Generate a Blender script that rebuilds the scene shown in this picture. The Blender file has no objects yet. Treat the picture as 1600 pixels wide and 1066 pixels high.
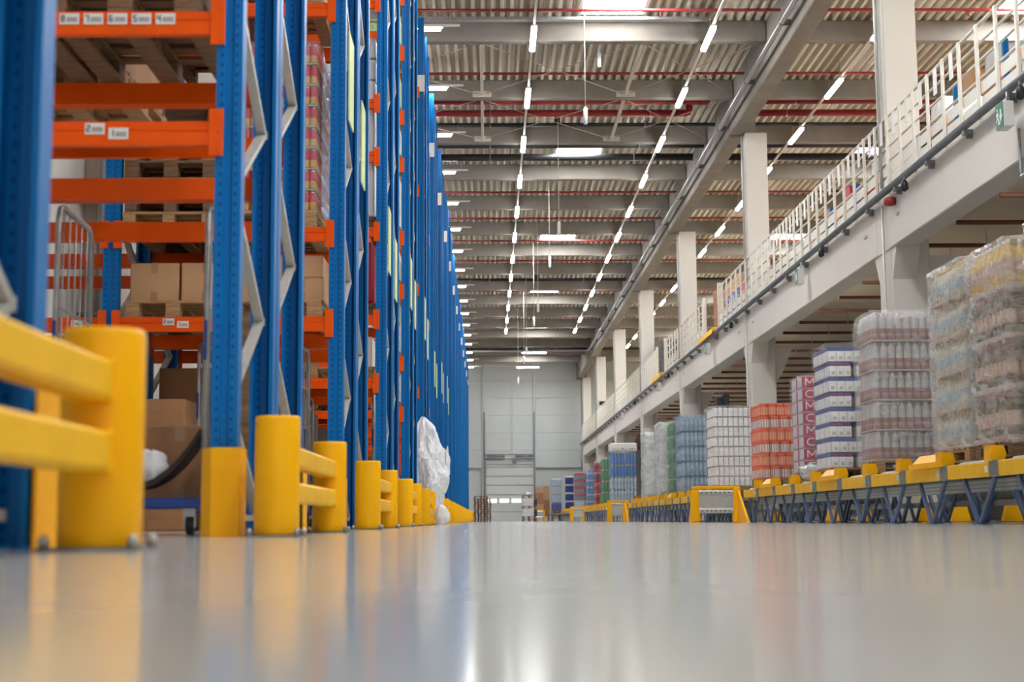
import bpy, math, random
from mathutils import Vector, Matrix, noise

scene = bpy.context.scene
C = scene.collection
R90 = math.pi / 2

# ------------------------------------------------------------------ camera, world, exposure
cam_data = bpy.data.cameras.new('camera')
cam_data.sensor_width = 36.0
cam_data.lens = 36.0 * 2300 / 1600          # 51.75 mm
cam_data.clip_end = 400
cam_data.dof.use_dof = True
cam_data.dof.focus_distance = 23.0
cam_data.dof.aperture_fstop = 2.5
cam = bpy.data.objects.new('camera', cam_data)
C.objects.link(cam)
pitch, heading, roll = math.radians(6.947), math.radians(0.963), 0.007
cam.matrix_world = (Matrix.Translation((0, 0, 0.068)) @ Matrix.Rotation(-heading, 4, 'Z')
                    @ Matrix.Rotation(R90 + pitch, 4, 'X') @ Matrix.Rotation(-roll, 4, 'Z'))
scene.camera = cam

world = bpy.data.worlds.new('world')
scene.world = world
world.use_nodes = True
bg = world.node_tree.nodes['Background']
bg.inputs['Color'].default_value = (0.95, 0.97, 1.0, 1)
bg.inputs['Strength'].default_value = 1.1
LAMP_POWER = 48.0
SKY_POWER = 55.0
scene.view_settings.view_transform = 'Standard'
scene.view_settings.look = 'None'
scene.view_settings.exposure = 0.0
scene.view_settings.gamma = 1.0
scene.view_settings.use_curve_mapping = False
scene.cycles.max_bounces = 8
scene.cycles.diffuse_bounces = 4
scene.cycles.glossy_bounces = 4
scene.cycles.transparent_max_bounces = 24
scene.cycles.sample_clamp_indirect = 6.0
scene.cycles.use_denoising = True
scene.cycles.caustics_reflective = False
scene.cycles.caustics_refractive = False

# ------------------------------------------------------------------ materials
def lin(c):
    return tuple(((v / 255) / 12.92 if v / 255 <= 0.04045 else ((v / 255 + 0.055) / 1.055) ** 2.4) for v in c)

def mat(name, rgb, rough=0.5, metal=0.0, var=0.12, scale=6.0, bump=0.0, bscale=None, stretch=(1, 1, 1), ior=1.5, spec=0.5):
    m = bpy.data.materials.new(name)
    m.use_nodes = True
    nt = m.node_tree
    b = nt.nodes['Principled BSDF']
    b.inputs['Roughness'].default_value = rough
    b.inputs['Metallic'].default_value = metal
    b.inputs['IOR'].default_value = ior
    b.inputs['Specular IOR Level'].default_value = spec
    c = lin(rgb)
    tc = nt.nodes.new('ShaderNodeTexCoord')
    mp = nt.nodes.new('ShaderNodeMapping')
    mp.inputs['Scale'].default_value = stretch
    nt.links.new(tc.outputs['Object'], mp.inputs['Vector'])
    n = nt.nodes.new('ShaderNodeTexNoise')
    n.inputs['Scale'].default_value = scale
    n.inputs['Detail'].default_value = 4
    nt.links.new(mp.outputs['Vector'], n.inputs['Vector'])
    r = nt.nodes.new('ShaderNodeValToRGB')
    r.color_ramp.elements[0].position = 0.3
    r.color_ramp.elements[1].position = 0.7
    r.color_ramp.elements[0].color = tuple(v * (1 - var) for v in c) + (1,)
    r.color_ramp.elements[1].color = tuple(min(1, v * (1 + var)) for v in c) + (1,)
    nt.links.new(n.outputs['Fac'], r.inputs['Fac'])
    nt.links.new(r.outputs['Color'], b.inputs['Base Color'])
    if bump:
        n2 = nt.nodes.new('ShaderNodeTexNoise')
        n2.inputs['Scale'].default_value = bscale or scale * 4
        n2.inputs['Detail'].default_value = 5
        nt.links.new(mp.outputs['Vector'], n2.inputs['Vector'])
        bp = nt.nodes.new('ShaderNodeBump')
        bp.inputs['Strength'].default_value = bump
        bp.inputs['Distance'].default_value = 0.02
        nt.links.new(n2.outputs['Fac'], bp.inputs['Height'])
        nt.links.new(bp.outputs['Normal'], b.inputs['Normal'])
    return m

def emit(name, rgb, strength):
    m = bpy.data.materials.new(name)
    m.use_nodes = True
    nt = m.node_tree
    nt.nodes.remove(nt.nodes['Principled BSDF'])
    e = nt.nodes.new('ShaderNodeEmission')
    e.inputs['Color'].default_value = tuple(rgb) + (1,)
    e.inputs['Strength'].default_value = strength
    nt.links.new(e.outputs['Emission'], nt.nodes['Material Output'].inputs['Surface'])
    return m

def film_mat(name, rgb, amount, rough=0.18, scale=9.0):
    """thin stretch film: mostly clear, milky where it is folded, glossy all over"""
    m = bpy.data.materials.new(name)
    m.use_nodes = True
    nt = m.node_tree
    b = nt.nodes['Principled BSDF']
    b.inputs['Base Color'].default_value = lin(rgb) + (1,)
    b.inputs['Roughness'].default_value = rough
    tc = nt.nodes.new('ShaderNodeTexCoord')
    mp = nt.nodes.new('ShaderNodeMapping')
    mp.inputs['Scale'].default_value = (1, 1, 2.2)
    mp.inputs['Rotation'].default_value = (0.5, 0.4, 0.0)
    nt.links.new(tc.outputs['Object'], mp.inputs['Vector'])
    n = nt.nodes.new('ShaderNodeTexNoise')
    n.inputs['Scale'].default_value = scale
    n.inputs['Detail'].default_value = 6
    n.inputs['Distortion'].default_value = 0.8
    nt.links.new(mp.outputs['Vector'], n.inputs['Vector'])
    mr = nt.nodes.new('ShaderNodeMapRange')
    mr.inputs['From Min'].default_value = 0.35
    mr.inputs['From Max'].default_value = 0.72
    mr.inputs['To Min'].default_value = amount * 0.45
    mr.inputs['To Max'].default_value = min(0.95, amount * 1.7)
    nt.links.new(n.outputs['Fac'], mr.inputs['Value'])
    bp = nt.nodes.new('ShaderNodeBump')
    bp.inputs['Strength'].default_value = 0.9
    bp.inputs['Distance'].default_value = 0.03
    nt.links.new(n.outputs['Fac'], bp.inputs['Height'])
    nt.links.new(bp.outputs['Normal'], b.inputs['Normal'])
    t = nt.nodes.new('ShaderNodeBsdfTransparent')
    mx = nt.nodes.new('ShaderNodeMixShader')
    nt.links.new(mr.outputs['Result'], mx.inputs['Fac'])
    nt.links.new(t.outputs['BSDF'], mx.inputs[1])
    nt.links.new(b.outputs['BSDF'], mx.inputs[2])
    nt.links.new(mx.outputs['Shader'], nt.nodes['Material Output'].inputs['Surface'])
    return m

def add_slots(m, xs, half_w, pitch_z, duty, dark):
    """punched slots on the web of an upright or channel (object space columns at x = +-xs)"""
    nt = m.node_tree
    b = nt.nodes['Principled BSDF']
    old = b.inputs['Base Color'].links[0].from_socket
    tc = nt.nodes.new('ShaderNodeTexCoord')
    sp = nt.nodes.new('ShaderNodeSeparateXYZ')
    nt.links.new(tc.outputs['Object'], sp.inputs['Vector'])
    def mth(op, a, bb=None):
        k = nt.nodes.new('ShaderNodeMath')
        k.operation = op
        for i, v in enumerate((a, bb)):
            if v is None:
                continue
            if isinstance(v, (int, float)):
                k.inputs[i].default_value = v
            else:
                nt.links.new(v, k.inputs[i])
        return k.outputs[0]
    inx = mth('LESS_THAN', mth('ABSOLUTE', mth('SUBTRACT', mth('ABSOLUTE', sp.outputs['X']), xs)), half_w)
    inz = mth('LESS_THAN', mth('FRACT', mth('DIVIDE', sp.outputs['Z'], pitch_z)), duty)
    mask = mth('MULTIPLY', inx, inz)
    mx = nt.nodes.new('ShaderNodeMix')
    mx.data_type = 'RGBA'
    nt.links.new(mask, mx.inputs[0])
    nt.links.new(old, mx.inputs[6])
    mx.inputs[7].default_value = dark + (1,)
    nt.links.new(mx.outputs[2], b.inputs['Base Color'])

M = {}
M['blue'] = mat('rack blue paint', (0, 108, 180), 0.42, var=0.05, scale=3, spec=0.22)
add_slots(M['blue'], 0.036, 0.005, 0.05, 0.32, (0.002, 0.035, 0.12))
M['navy'] = mat('blue grey paint', (72, 92, 126), 0.4, var=0.1)
M['cage_blue'] = mat('cage blue paint', (22, 60, 135), 0.4, var=0.1)
M['orange'] = mat('rack orange paint', (240, 88, 0), 0.4, var=0.05, scale=4, spec=0.25)
M['yellow'] = mat('safety yellow', (255, 184, 0), 0.42, var=0.03, scale=5, bump=0.02, spec=0.25)
M['yellow2'] = mat('rail yellow', (246, 190, 22), 0.45, var=0.06, scale=5, spec=0.25)
M['galv'] = mat('galvanised steel', (168, 170, 170), 0.36, 0.75, var=0.14, scale=16)
M['galv_dark'] = mat('dull galvanised steel', (128, 131, 132), 0.5, 0.4, var=0.16, scale=16)
M['bracing'] = mat('zinc bracing', (196, 196, 190), 0.4, 0.35, var=0.08, scale=16)
M['rail_grey'] = mat('grey conduit', (110, 114, 118), 0.45, 0.2, var=0.12)
M['pole_white'] = mat('white railing paint', (226, 222, 210), 0.45, var=0.04)
M['wood'] = mat('pallet wood', (176, 140, 98), 0.75, var=0.3, scale=5, bump=0.2, stretch=(1, 6, 6))
M['wood_dark'] = mat('weathered pallet wood', (122, 92, 66), 0.8, var=0.35, scale=5, bump=0.2, stretch=(1, 6, 6))
M['card'] = mat('corrugated cardboard', (196, 154, 114), 0.72, var=0.06, scale=3)
M['card2'] = mat('brown cardboard', (168, 122, 84), 0.75, var=0.1, scale=3)
M['tape'] = mat('packing tape', (168, 128, 90), 0.3, var=0.05)
M['concrete'] = mat('grey precast concrete', (126, 120, 112), 0.85, var=0.14, scale=1.6, bump=0.08, bscale=14)
M['white_conc'] = mat('white painted concrete', (220, 214, 204), 0.6, var=0.025, scale=1.2, bump=0.03, bscale=18)
M['slab_under'] = mat('cream slab underside', (226, 208, 180), 0.8, var=0.04, scale=1.5)
M['deck'] = mat('trapezoidal steel deck', (196, 187, 170), 0.55, 0.0, var=0.05, scale=0.8)
M['panel'] = mat('grey wall panel', (192, 196, 194), 0.5, var=0.02, scale=1)
M['door_panel'] = mat('door panel', (202, 205, 202), 0.45, var=0.02, scale=1)
M['left_wall'] = mat('pale wall paint', (222, 216, 206), 0.7, var=0.03, scale=1)
M['pipe_red'] = mat('red pipe paint', (148, 36, 38), 0.5, var=0.08)
M['pipe_rust'] = mat('rust red pipe paint', (104, 58, 44), 0.6, var=0.08)
M['black'] = mat('black pipe', (34, 34, 36), 0.45, var=0.1)
M['rubber'] = mat('black rubber', (28, 28, 28), 0.7, var=0.1)
M['white'] = mat('white plastic', (236, 236, 234), 0.4, var=0.02)
M['label'] = mat('white label', (235, 232, 228), 0.5, var=0.02)
M['ink'] = mat('label ink', (40, 36, 36), 0.6, var=0.05)
M['ink_grey'] = mat('barcode grey', (140, 136, 134), 0.6, var=0.05)
M['green_sign'] = mat('exit sign green', (0, 112, 84), 0.4, var=0.04)
M['lime'] = mat('pale green plate', (206, 226, 160), 0.45, var=0.04)
M['red_label'] = mat('red can print', (196, 40, 62), 0.32, var=0.08, scale=20)
M['gold'] = mat('gold can print', (206, 166, 92), 0.35, var=0.1, scale=20)
M['can_steel'] = mat('can rim', (190, 188, 186), 0.25, 0.8, var=0.05)
M['orange_can'] = mat('orange packaging', (255, 128, 72), 0.4, var=0.06, scale=14)
M['orange_lid'] = mat('orange lid', (255, 100, 30), 0.35, var=0.05)
M['peach'] = mat('cream label', (255, 214, 176), 0.45, var=0.08, scale=22)
M['milk'] = mat('white canister', (250, 250, 248), 0.4, var=0.02)
M['oil'] = mat('golden oil bottle', (132, 106, 42), 0.12, var=0.3, scale=12)
M['olive'] = mat('dark olive bottle', (104, 86, 42), 0.12, var=0.3, scale=12)
M['print'] = mat('printed bottle label', (226, 206, 196), 0.4, var=0.3, scale=24)
M['print_red'] = mat('red and white label', (206, 174, 152), 0.4, var=0.4, scale=24)
M['yellow_goods'] = mat('yellow bottle', (226, 190, 92), 0.2, var=0.2, scale=18)
M['tray'] = mat('cardboard tray', (196, 176, 160), 0.7, var=0.06)
M['cream_goods'] = mat('cream bottle', (206, 200, 176), 0.3, var=0.12, scale=14)
M['pastel_print'] = mat('blue and yellow label', (160, 182, 190), 0.4, var=0.3, scale=18)
M['mauve'] = mat('mauve can print', (150, 104, 108), 0.35, var=0.35, scale=26)
M['amber_print'] = mat('amber can print', (180, 136, 116), 0.35, var=0.4, scale=30)
M['grey_neck'] = mat('clear bottle shoulder', (206, 203, 198), 0.1, var=0.15, scale=12)
M['carton_white'] = mat('white printed carton', (214, 216, 220), 0.5, var=0.09, scale=13)
M['carton_blue'] = mat('blue carton band', (62, 78, 146), 0.45, var=0.15, scale=20)
M['carton_red'] = mat('crimson carton print', (190, 44, 80), 0.45, var=0.08)
M['carton_pink'] = mat('pale pink carton', (214, 184, 190), 0.5, var=0.14, scale=18)
M['blue_bottle'] = mat('blue bottle', (64, 128, 196), 0.15, var=0.25, scale=12)
M['water'] = mat('water bottle', (156, 186, 206), 0.12, var=0.22, scale=10)
M['pale_water'] = mat('pale water bottle', (186, 202, 218), 0.12, var=0.2, scale=10)
M['green_bottle'] = mat('green bottle', (52, 140, 86), 0.18, var=0.3, scale=12)
M['deep_blue'] = mat('deep blue pack', (40, 66, 140), 0.3, var=0.3, scale=10)
M['slate'] = mat('slate can pack', (116, 122, 132), 0.3, var=0.3, scale=20)
M['cola'] = mat('dark red pack', (178, 44, 62), 0.3, var=0.3, scale=14)
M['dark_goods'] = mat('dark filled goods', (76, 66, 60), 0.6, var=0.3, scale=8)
M['red_goods'] = mat('red plastic', (168, 18, 44), 0.35, var=0.06)
M['pale_green'] = mat('pale green packaging', (176, 196, 140), 0.5, var=0.2, scale=16)
M['porthole'] = mat('smoked glass', (58, 60, 64), 0.1, var=0.1)
M['bag'] = mat('white polythene', (238, 240, 244), 0.25, var=0.03, scale=7, bump=0.35, bscale=6)
M['brown_bag'] = mat('dark brown sheet', (52, 40, 34), 0.6, var=0.2)
M['film'] = film_mat('stretch film', (232, 230, 228), 0.22, scale=4.5)
M['film_thick'] = film_mat('milky stretch film', (226, 230, 230), 0.62, scale=3.0)
M['film_blue'] = film_mat('bluish stretch film', (190, 202, 220), 0.26, scale=3.2)
M['film_loose'] = film_mat('loose bluish film', (178, 194, 222), 0.62, scale=5.0)
M['film_wrap'] = film_mat('wrinkled stretch film', (238, 234, 230), 0.36, rough=0.14, scale=6.0)
M['film_light'] = film_mat('thin stretch film', (236, 234, 234), 0.12, scale=4.0)
M['lamp'] = emit('LED diffuser', (0.985, 0.99, 1.0), LAMP_POWER)
M['lamp_fill'] = emit('added fill lamp diffuser', (0.985, 0.99, 1.0), 20.0)  # for the added, unseen lamps under the mezzanine
M['sky_panel'] = emit('skylight dome', (0.96, 0.98, 1.0), SKY_POWER)
M['window_glow'] = emit('daylit pane', (0.95, 0.97, 1.0), 2.2)

def floor_material():
    m = bpy.data.materials.new('polished floor')
    m.use_nodes = True
    nt = m.node_tree
    b = nt.nodes['Principled BSDF']
    tc = nt.nodes.new('ShaderNodeTexCoord')
    n = nt.nodes.new('ShaderNodeTexNoise')
    n.inputs['Scale'].default_value = 0.9
    n.inputs['Detail'].default_value = 5
    nt.links.new(tc.outputs['Object'], n.inputs['Vector'])
    r = nt.nodes.new('ShaderNodeValToRGB')
    r.color_ramp.elements[0].position = 0.3
    r.color_ramp.elements[1].position = 0.7
    r.color_ramp.elements[0].color = lin((196, 196, 190)) + (1,)
    r.color_ramp.elements[1].color = lin((206, 206, 200)) + (1,)
    nt.links.new(n.outputs['Fac'], r.inputs['Fac'])
    nt.links.new(r.outputs['Color'], b.inputs['Base Color'])
    n2 = nt.nodes.new('ShaderNodeTexNoise')
    n2.inputs['Scale'].default_value = 5.0
    n2.inputs['Detail'].default_value = 6
    nt.links.new(tc.outputs['Object'], n2.inputs['Vector'])
    mr = nt.nodes.new('ShaderNodeMapRange')
    mr.inputs['To Min'].default_value = 0.118
    mr.inputs['To Max'].default_value = 0.135
    nt.links.new(n2.outputs['Fac'], mr.inputs['Value'])
    nt.links.new(mr.outputs['Result'], b.inputs['Roughness'])
    b.inputs['IOR'].default_value = 1.42
    return m
M['floor'] = floor_material()

# ------------------------------------------------------------------ mesh helpers
class MB:
    """collects shapes; mesh(name, mats) makes ONE mesh of them"""
    def __init__(self):
        self.v, self.f, self.mi, self.sm = [], [], [], []
    def face(self, idx, m=0, s=False):
        self.f.append(tuple(idx)); self.mi.append(m); self.sm.append(s)
    def box(self, x0, y0, z0, x1, y1, z1, m=0, c=0.0):
        b = len(self.v)
        if c <= 0:
            self.v += [(x, y, z) for z in (z0, z1) for y in (y0, y1) for x in (x0, x1)]
            for q in ((0, 2, 3, 1), (4, 5, 7, 6), (0, 1, 5, 4), (2, 6, 7, 3), (0, 4, 6, 2), (1, 3, 7, 5)):
                self.face([b + i for i in q], m)
            return self
        X, Y, Z = (x0, x1), (y0, y1), (z0, z1)
        idx = {}
        for i in (0, 1):
            for j in (0, 1):
                for k in (0, 1):
                    sx, sy, sz = (c if i == 0 else -c), (c if j == 0 else -c), (c if k == 0 else -c)
                    for a, p in (('x', (X[i], Y[j] + sy, Z[k] + sz)), ('y', (X[i] + sx, Y[j], Z[k] + sz)), ('z', (X[i] + sx, Y[j] + sy, Z[k]))):
                        idx[(i, j, k, a)] = len(self.v)
                        self.v.append(p)
        g = lambda *q: [idx[t] for t in q]
        for i, fl in ((0, True), (1, False)):
            q = g((i, 0, 0, 'x'), (i, 1, 0, 'x'), (i, 1, 1, 'x'), (i, 0, 1, 'x')); self.face(q[::-1] if fl else q, m)
            q = g((0, i, 0, 'y'), (0, i, 1, 'y'), (1, i, 1, 'y'), (1, i, 0, 'y')); self.face(q[::-1] if fl else q, m)
            q = g((0, 0, i, 'z'), (1, 0, i, 'z'), (1, 1, i, 'z'), (0, 1, i, 'z')); self.face(q[::-1] if fl else q, m)
        for i in (0, 1):
            for j in (0, 1):
                q = g((i, j, 0, 'x'), (i, j, 1, 'x'), (i, j, 1, 'y'), (i, j, 0, 'y')); self.face(q if (i + j) % 2 else q[::-1], m)
                q = g((i, 0, j, 'x'), (i, 1, j, 'x'), (i, 1, j, 'z'), (i, 0, j, 'z')); self.face(q[::-1] if (i + j) % 2 else q, m)
                q = g((0, i, j, 'y'), (1, i, j, 'y'), (1, i, j, 'z'), (0, i, j, 'z')); self.face(q if (i + j) % 2 else q[::-1], m)
                for k in (0, 1):
                    q = g((i, j, k, 'x'), (i, j, k, 'y'), (i, j, k, 'z')); self.face(q if (i + j + k) % 2 else q[::-1], m)
        return self
    def frame(self, p0, p1, up):
        d = (Vector(p1) - Vector(p0))
        d.normalize()
        u = Vector(up)
        if abs(d.dot(u)) > 0.98:
            u = Vector((1, 0, 0)) if abs(d.x) < 0.9 else Vector((0, 1, 0))
        s = d.cross(u).normalized()
        return s, s.cross(d).normalized()
    def bar(self, p0, p1, w, h, m=0, up=(0, 0, 1)):
        """rectangular bar, w sideways, h along up"""
        s, t = self.frame(p0, p1, up)
        b = len(self.v)
        for p in (Vector(p0), Vector(p1)):
            for a, c in ((-1, -1), (1, -1), (1, 1), (-1, 1)):
                self.v.append(tuple(p + s * (a * w / 2) + t * (c * h / 2)))
        self.face([b + 3, b + 2, b + 1, b], m); self.face([b + 4, b + 5, b + 6, b + 7], m)
        for i in range(4):
            j = (i + 1) % 4
            self.face([b + i, b + j, b + 4 + j, b + 4 + i], m)
        return self
    def tube(self, pts, r, n=8, m=0, r2=None, caps=True, up=(0, 0, 1)):
        pts = [Vector(p) for p in pts]
        rings = []
        for k, p in enumerate(pts):
            a, c = pts[max(0, k - 1)], pts[min(len(pts) - 1, k + 1)]
            s, t = self.frame(a, c, up)
            rr = r if r2 is None else r + (r2 - r) * k / (len(pts) - 1)
            b = len(self.v)
            self.v += [tuple(p + s * (rr * math.cos(2 * math.pi * i / n)) + t * (rr * math.sin(2 * math.pi * i / n))) for i in range(n)]
            rings.append(b)
        for a, c in zip(rings, rings[1:]):
            for i in range(n):
                j = (i + 1) % n
                self.face([a + i, a + j, c + j, c + i], m, True)
        if caps:
            self.face([rings[0] + i for i in range(n)][::-1], m)
            self.face([rings[-1] + i for i in range(n)], m)
        return self
    def lathe(self, prof, n=12, mats=None, cx=0, cy=0, z=0, sq=0.0):
        """prof: (radius, height) upward; mats: material per step"""
        rings = []
        for r, h in prof:
            b = len(self.v)
            for i in range(n):
                a = 2 * math.pi * i / n + math.pi / n
                k = 1.0
                if sq:
                    k = 1 + sq * (1 / max(abs(math.cos(a)), abs(math.sin(a))) - 1)
                self.v.append((cx + r * k * math.cos(a), cy + r * k * math.sin(a), z + h))
            rings.append(b)
        for q, (a, c) in enumerate(zip(rings, rings[1:])):
            for i in range(n):
                j = (i + 1) % n
                self.face([a + i, a + j, c + j, c + i], mats[q] if mats else 0, True)
        self.face([rings[0] + i for i in range(n)][::-1], mats[0] if mats else 0)
        self.face([rings[-1] + i for i in range(n)], mats[-1] if mats else 0)
        return self
    def prism(self, pts, axis, a0, a1, m=0):
        """extrude a polygon; axis 'x': pts are (y,z), 'y': (x,z), 'z': (x,y)"""
        def P(p, a):
            return {'x': (a, p[0], p[1]), 'y': (p[0], a, p[1]), 'z': (p[0], p[1], a)}[axis]
        b, n = len(self.v), len(pts)
        self.v += [P(p, a0) for p in pts] + [P(p, a1) for p in pts]
        area = sum(pts[i][0] * pts[(i + 1) % n][1] - pts[(i + 1) % n][0] * pts[i][1] for i in range(n))
        flip = (area > 0) == (axis != 'y')
        q = [b + i for i in range(n)]
        self.face(q[::-1] if flip else q, m)
        q = [b + n + i for i in range(n)]
        self.face(q if flip else q[::-1], m)
        for i in range(n):
            j = (i + 1) % n
            q = [b + i, b + j, b + n + j, b + n + i]
            self.face(q if flip else q[::-1], m)
        return self
    def mesh(self, name, mats):
        me = bpy.data.meshes.new(name)
        me.from_pydata(self.v, [], self.f)
        for m in (mats if isinstance(mats, (list, tuple)) else [mats]):
            me.materials.append(M[m] if isinstance(m, str) else m)
        me.polygons.foreach_set('material_index', self.mi)
        me.polygons.foreach_set('use_smooth', self.sm)
        me.update()
        return me

def put(name, me, parent=None, loc=(0, 0, 0), rz=0.0, rot=None):
    o = bpy.data.objects.new(name, me)
    C.objects.link(o)
    o.location = loc
    o.rotation_euler = rot if rot else (0, 0, rz)
    if parent is not None:
        o.parent = parent
    return o

def tag(o, label, cat, group=None, kind=None):
    if label: o['label'] = label
    if cat: o['category'] = cat
    if group: o['group'] = group
    if kind: o['kind'] = kind
    return o

def thing(name, label, cat, loc=(0, 0, 0), rz=0.0, group=None):
    return tag(put(name, None, None, loc, rz), label, cat, group)

def struct(name, me, loc=(0, 0, 0), label=None, cat=None):
    o = put(name, me, None, loc)
    o['kind'] = 'structure'
    if label: o['label'] = label
    if cat: o['category'] = cat
    return o

ORD = ['first', 'second', 'third', 'fourth', 'fifth', 'sixth', 'seventh', 'eighth', 'ninth', 'tenth', 'eleventh', 'twelfth',
       'thirteenth', 'fourteenth', 'fifteenth', 'sixteenth', 'seventeenth', 'eighteenth', 'nineteenth', 'twentieth']
_cache = {}
def once(key, make):
    if key not in _cache:
        _cache[key] = make()
    return _cache[key]

# ================================================================== the hall itself
WALL_Y = 97.6
struct('floor', MB().box(-5.2, -14, -0.2, 30, WALL_Y, 0.0).mesh('floor', 'floor'))
struct('wall_left', MB().box(-5.5, -14, 0.0, -5.2, WALL_Y, 10.9).mesh('wall_left', 'left_wall'))
struct('wall_right', MB().box(30, -14, 0.0, 30.3, WALL_Y, 10.9).mesh('wall_right', 'left_wall'))

# far wall: sandwich panels between vertical trims, each panel a piece; the upper wall stands proud of the plinth
far = struct('wall_far', MB().box(-5.5, WALL_Y + 0.3, 0, 30.3, WALL_Y + 0.6, 10.9).mesh('wall_far', 'panel'))
cols_x = [(-5.2, -1.95), (-1.92, -0.42), (-0.30, 1.60), (1.78, 2.98), (3.16, 6.2), (6.25, 14), (14.05, 22), (22.05, 30)]
for ci, (xa, xb) in enumerate(cols_x):
    z = 3.5
    row = 0
    while z < 10.6:
        z1 = min(10.6, z + 1.16)
        if not (-0.4 < xa < 3.0 and z1 < 4.6):
            zz = max(z, 4.4) if -0.4 < xa < 3.0 else z
            put('panel', MB().box(xa, WALL_Y, zz + 0.004, xb, WALL_Y + 0.3, z1 - 0.004, c=0.004).mesh('panel', 'panel'), far)
        z = z1
    if not (-0.4 < xa < 3.0):
        for z in (0.0, 1.16, 2.32):
            put('panel', MB().box(xa, WALL_Y + 0.18, z + 0.004, xb, WALL_Y + 0.3, z + 1.156, c=0.004).mesh('panel', 'panel'), far)
for i, (x, w) in enumerate(((-0.36, 0.10), (1.69, 0.18), (3.07, 0.16))):
    struct('trim_%d' % (i + 1), MB().box(x - w / 2, WALL_Y - 0.08, 4.4 if i == 1 else 0.0, x + w / 2, WALL_Y + 0.3, 10.6, c=0.01).mesh('trim', 'panel'))
# sectional dock door
door = struct('door_1', MB().box(-0.2, WALL_Y + 0.16, 0, 3.03, WALL_Y + 0.3, 4.4).mesh('door', 'door_panel'))
seams = [0.0, 0.62, 1.18, 1.74, 2.36, 2.95, 3.55, 4.4]
for a, b in zip(seams, seams[1:]):
    put('door_panel', MB().box(-0.16, WALL_Y + 0.08, a + 0.02, 2.99, WALL_Y + 0.16, b - 0.02, c=0.015).mesh('door_panel', 'door_panel'), door)
for i in range(4):
    x = -0.04 + i * 0.80
    put('window_pane', MB().box(x, WALL_Y + 0.05, 1.22, x + 0.60, WALL_Y + 0.08, 1.47, c=0.01).mesh('window_pane', 'window_glow'), door)
for x in (-0.24, 3.06):
    put('door_guide', MB().box(x - 0.05, WALL_Y - 0.14, 0, x + 0.05, WALL_Y + 0.02, 7.2, c=0.01).mesh('door_guide', 'galv_dark'), door)
for a, b in ((-0.05, 1.1), (1.8, 2.95)):
    put('spring_shaft', MB().tube([(a, WALL_Y - 0.12, 4.28), (b, WALL_Y - 0.12, 4.28)], 0.07, 8).mesh('spring_shaft', 'galv_dark'), door)
put('door_shaft', MB().tube([(-0.2, WALL_Y - 0.1, 4.1), (3.0, WALL_Y - 0.1, 4.1)], 0.03, 8).mesh('door_shaft', 'galv_dark'), door)
put('door_header', MB().box(-0.2, WALL_Y - 0.02, 3.78, 3.0, WALL_Y + 0.1, 3.86).mesh('door_header', 'panel'), door)
put('door_motor', MB().box(1.62, WALL_Y - 0.2, 3.8, 1.86, WALL_Y - 0.02, 4.16, c=0.03).mesh('door_motor', 'galv_dark'), door)

# ------------------------------------------------------------------ roof: trapezoidal deck, beams, girder, skylights
DECK = 10.5
def deck_mesh():
    b = MB()
    x, ys = -5.5, (-14.0, WALL_Y + 0.4)
    prof = []
    while x < 30.4:
        prof += [(x, DECK), (x + 0.065, DECK), (x + 0.10, DECK + 0.13), (x + 0.165, DECK + 0.13)]
        x += 0.20
    for y in ys:
        b.v += [(px, y, pz) for px, pz in prof]
    n = len(prof)
    for i in range(n - 1):
        b.face((i, i + 1, n + i + 1, n + i))
    k = len(b.v)                                     # insulation on top keeps the deck opaque and thick
    b.box(-5.5, -14, DECK + 0.14, 30.4, WALL_Y + 0.4, DECK + 0.34)
    return b.mesh('ceiling', 'deck')
roof = struct('ceiling', deck_mesh())
BEAM_Y = [29.9 + 4.2 * k for k in range(-10, 16)]
def cross_beam(x0, x1):
    return MB().box(x0, -0.11, 10.05, x1, 0.11, DECK, c=0.015).mesh('cross_beam', 'concrete')
left_beam, right_beam = cross_beam(-5.2, 5.9), cross_beam(6.3, 30)
for y in BEAM_Y:
    put('cross_beam', left_beam, roof, (0, y + 0.11, 0))
    put('cross_beam', right_beam, roof, (0, y + 0.11, 0))
COL_Y = [22.3 + 12.28 * n for n in range(-2, 7)]
# main girder: flanged beam from column to column
gp = [(5.93, 9.33), (6.27, 9.33), (6.29, 9.35), (6.29, 10.5), (5.91, 10.5), (5.91, 9.35)]
for a, b in zip(COL_Y, COL_Y[1:] + [WALL_Y]):
    put('girder', MB().prism(gp, 'y', a + 0.36, min(b - 0.04, WALL_Y)).mesh('girder', 'concrete'), roof)
SKY_Y = [29.5 - 25.2, 29.5 - 12.6, 29.5, 41.5, 54.4, 67.0, 79.6, 92.3]
def skylight_mesh():
    b = MB()
    for x0, x1, y0, y1 in ((-0.70, -0.63, -2.4, 0), (0.63, 0.70, -2.4, 0), (-0.63, 0.63, -2.4, -2.33), (-0.63, 0.63, -0.07, 0)):
        b.box(x0, y0, DECK - 0.03, x1, y1, DECK + 0.1)
    return b.mesh('skylight', 'white')
sky_me = skylight_mesh()
glaze = MB().box(-0.63, -2.33, DECK - 0.01, 0.63, -0.07, DECK + 0.02).mesh('glazing', 'sky_panel')
for y in SKY_Y:
    for x in (2.62, 11.2, 19.8):
        s = put('skylight', sky_me, roof, (x, y, 0))
        put('glazing', glaze, s)

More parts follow.
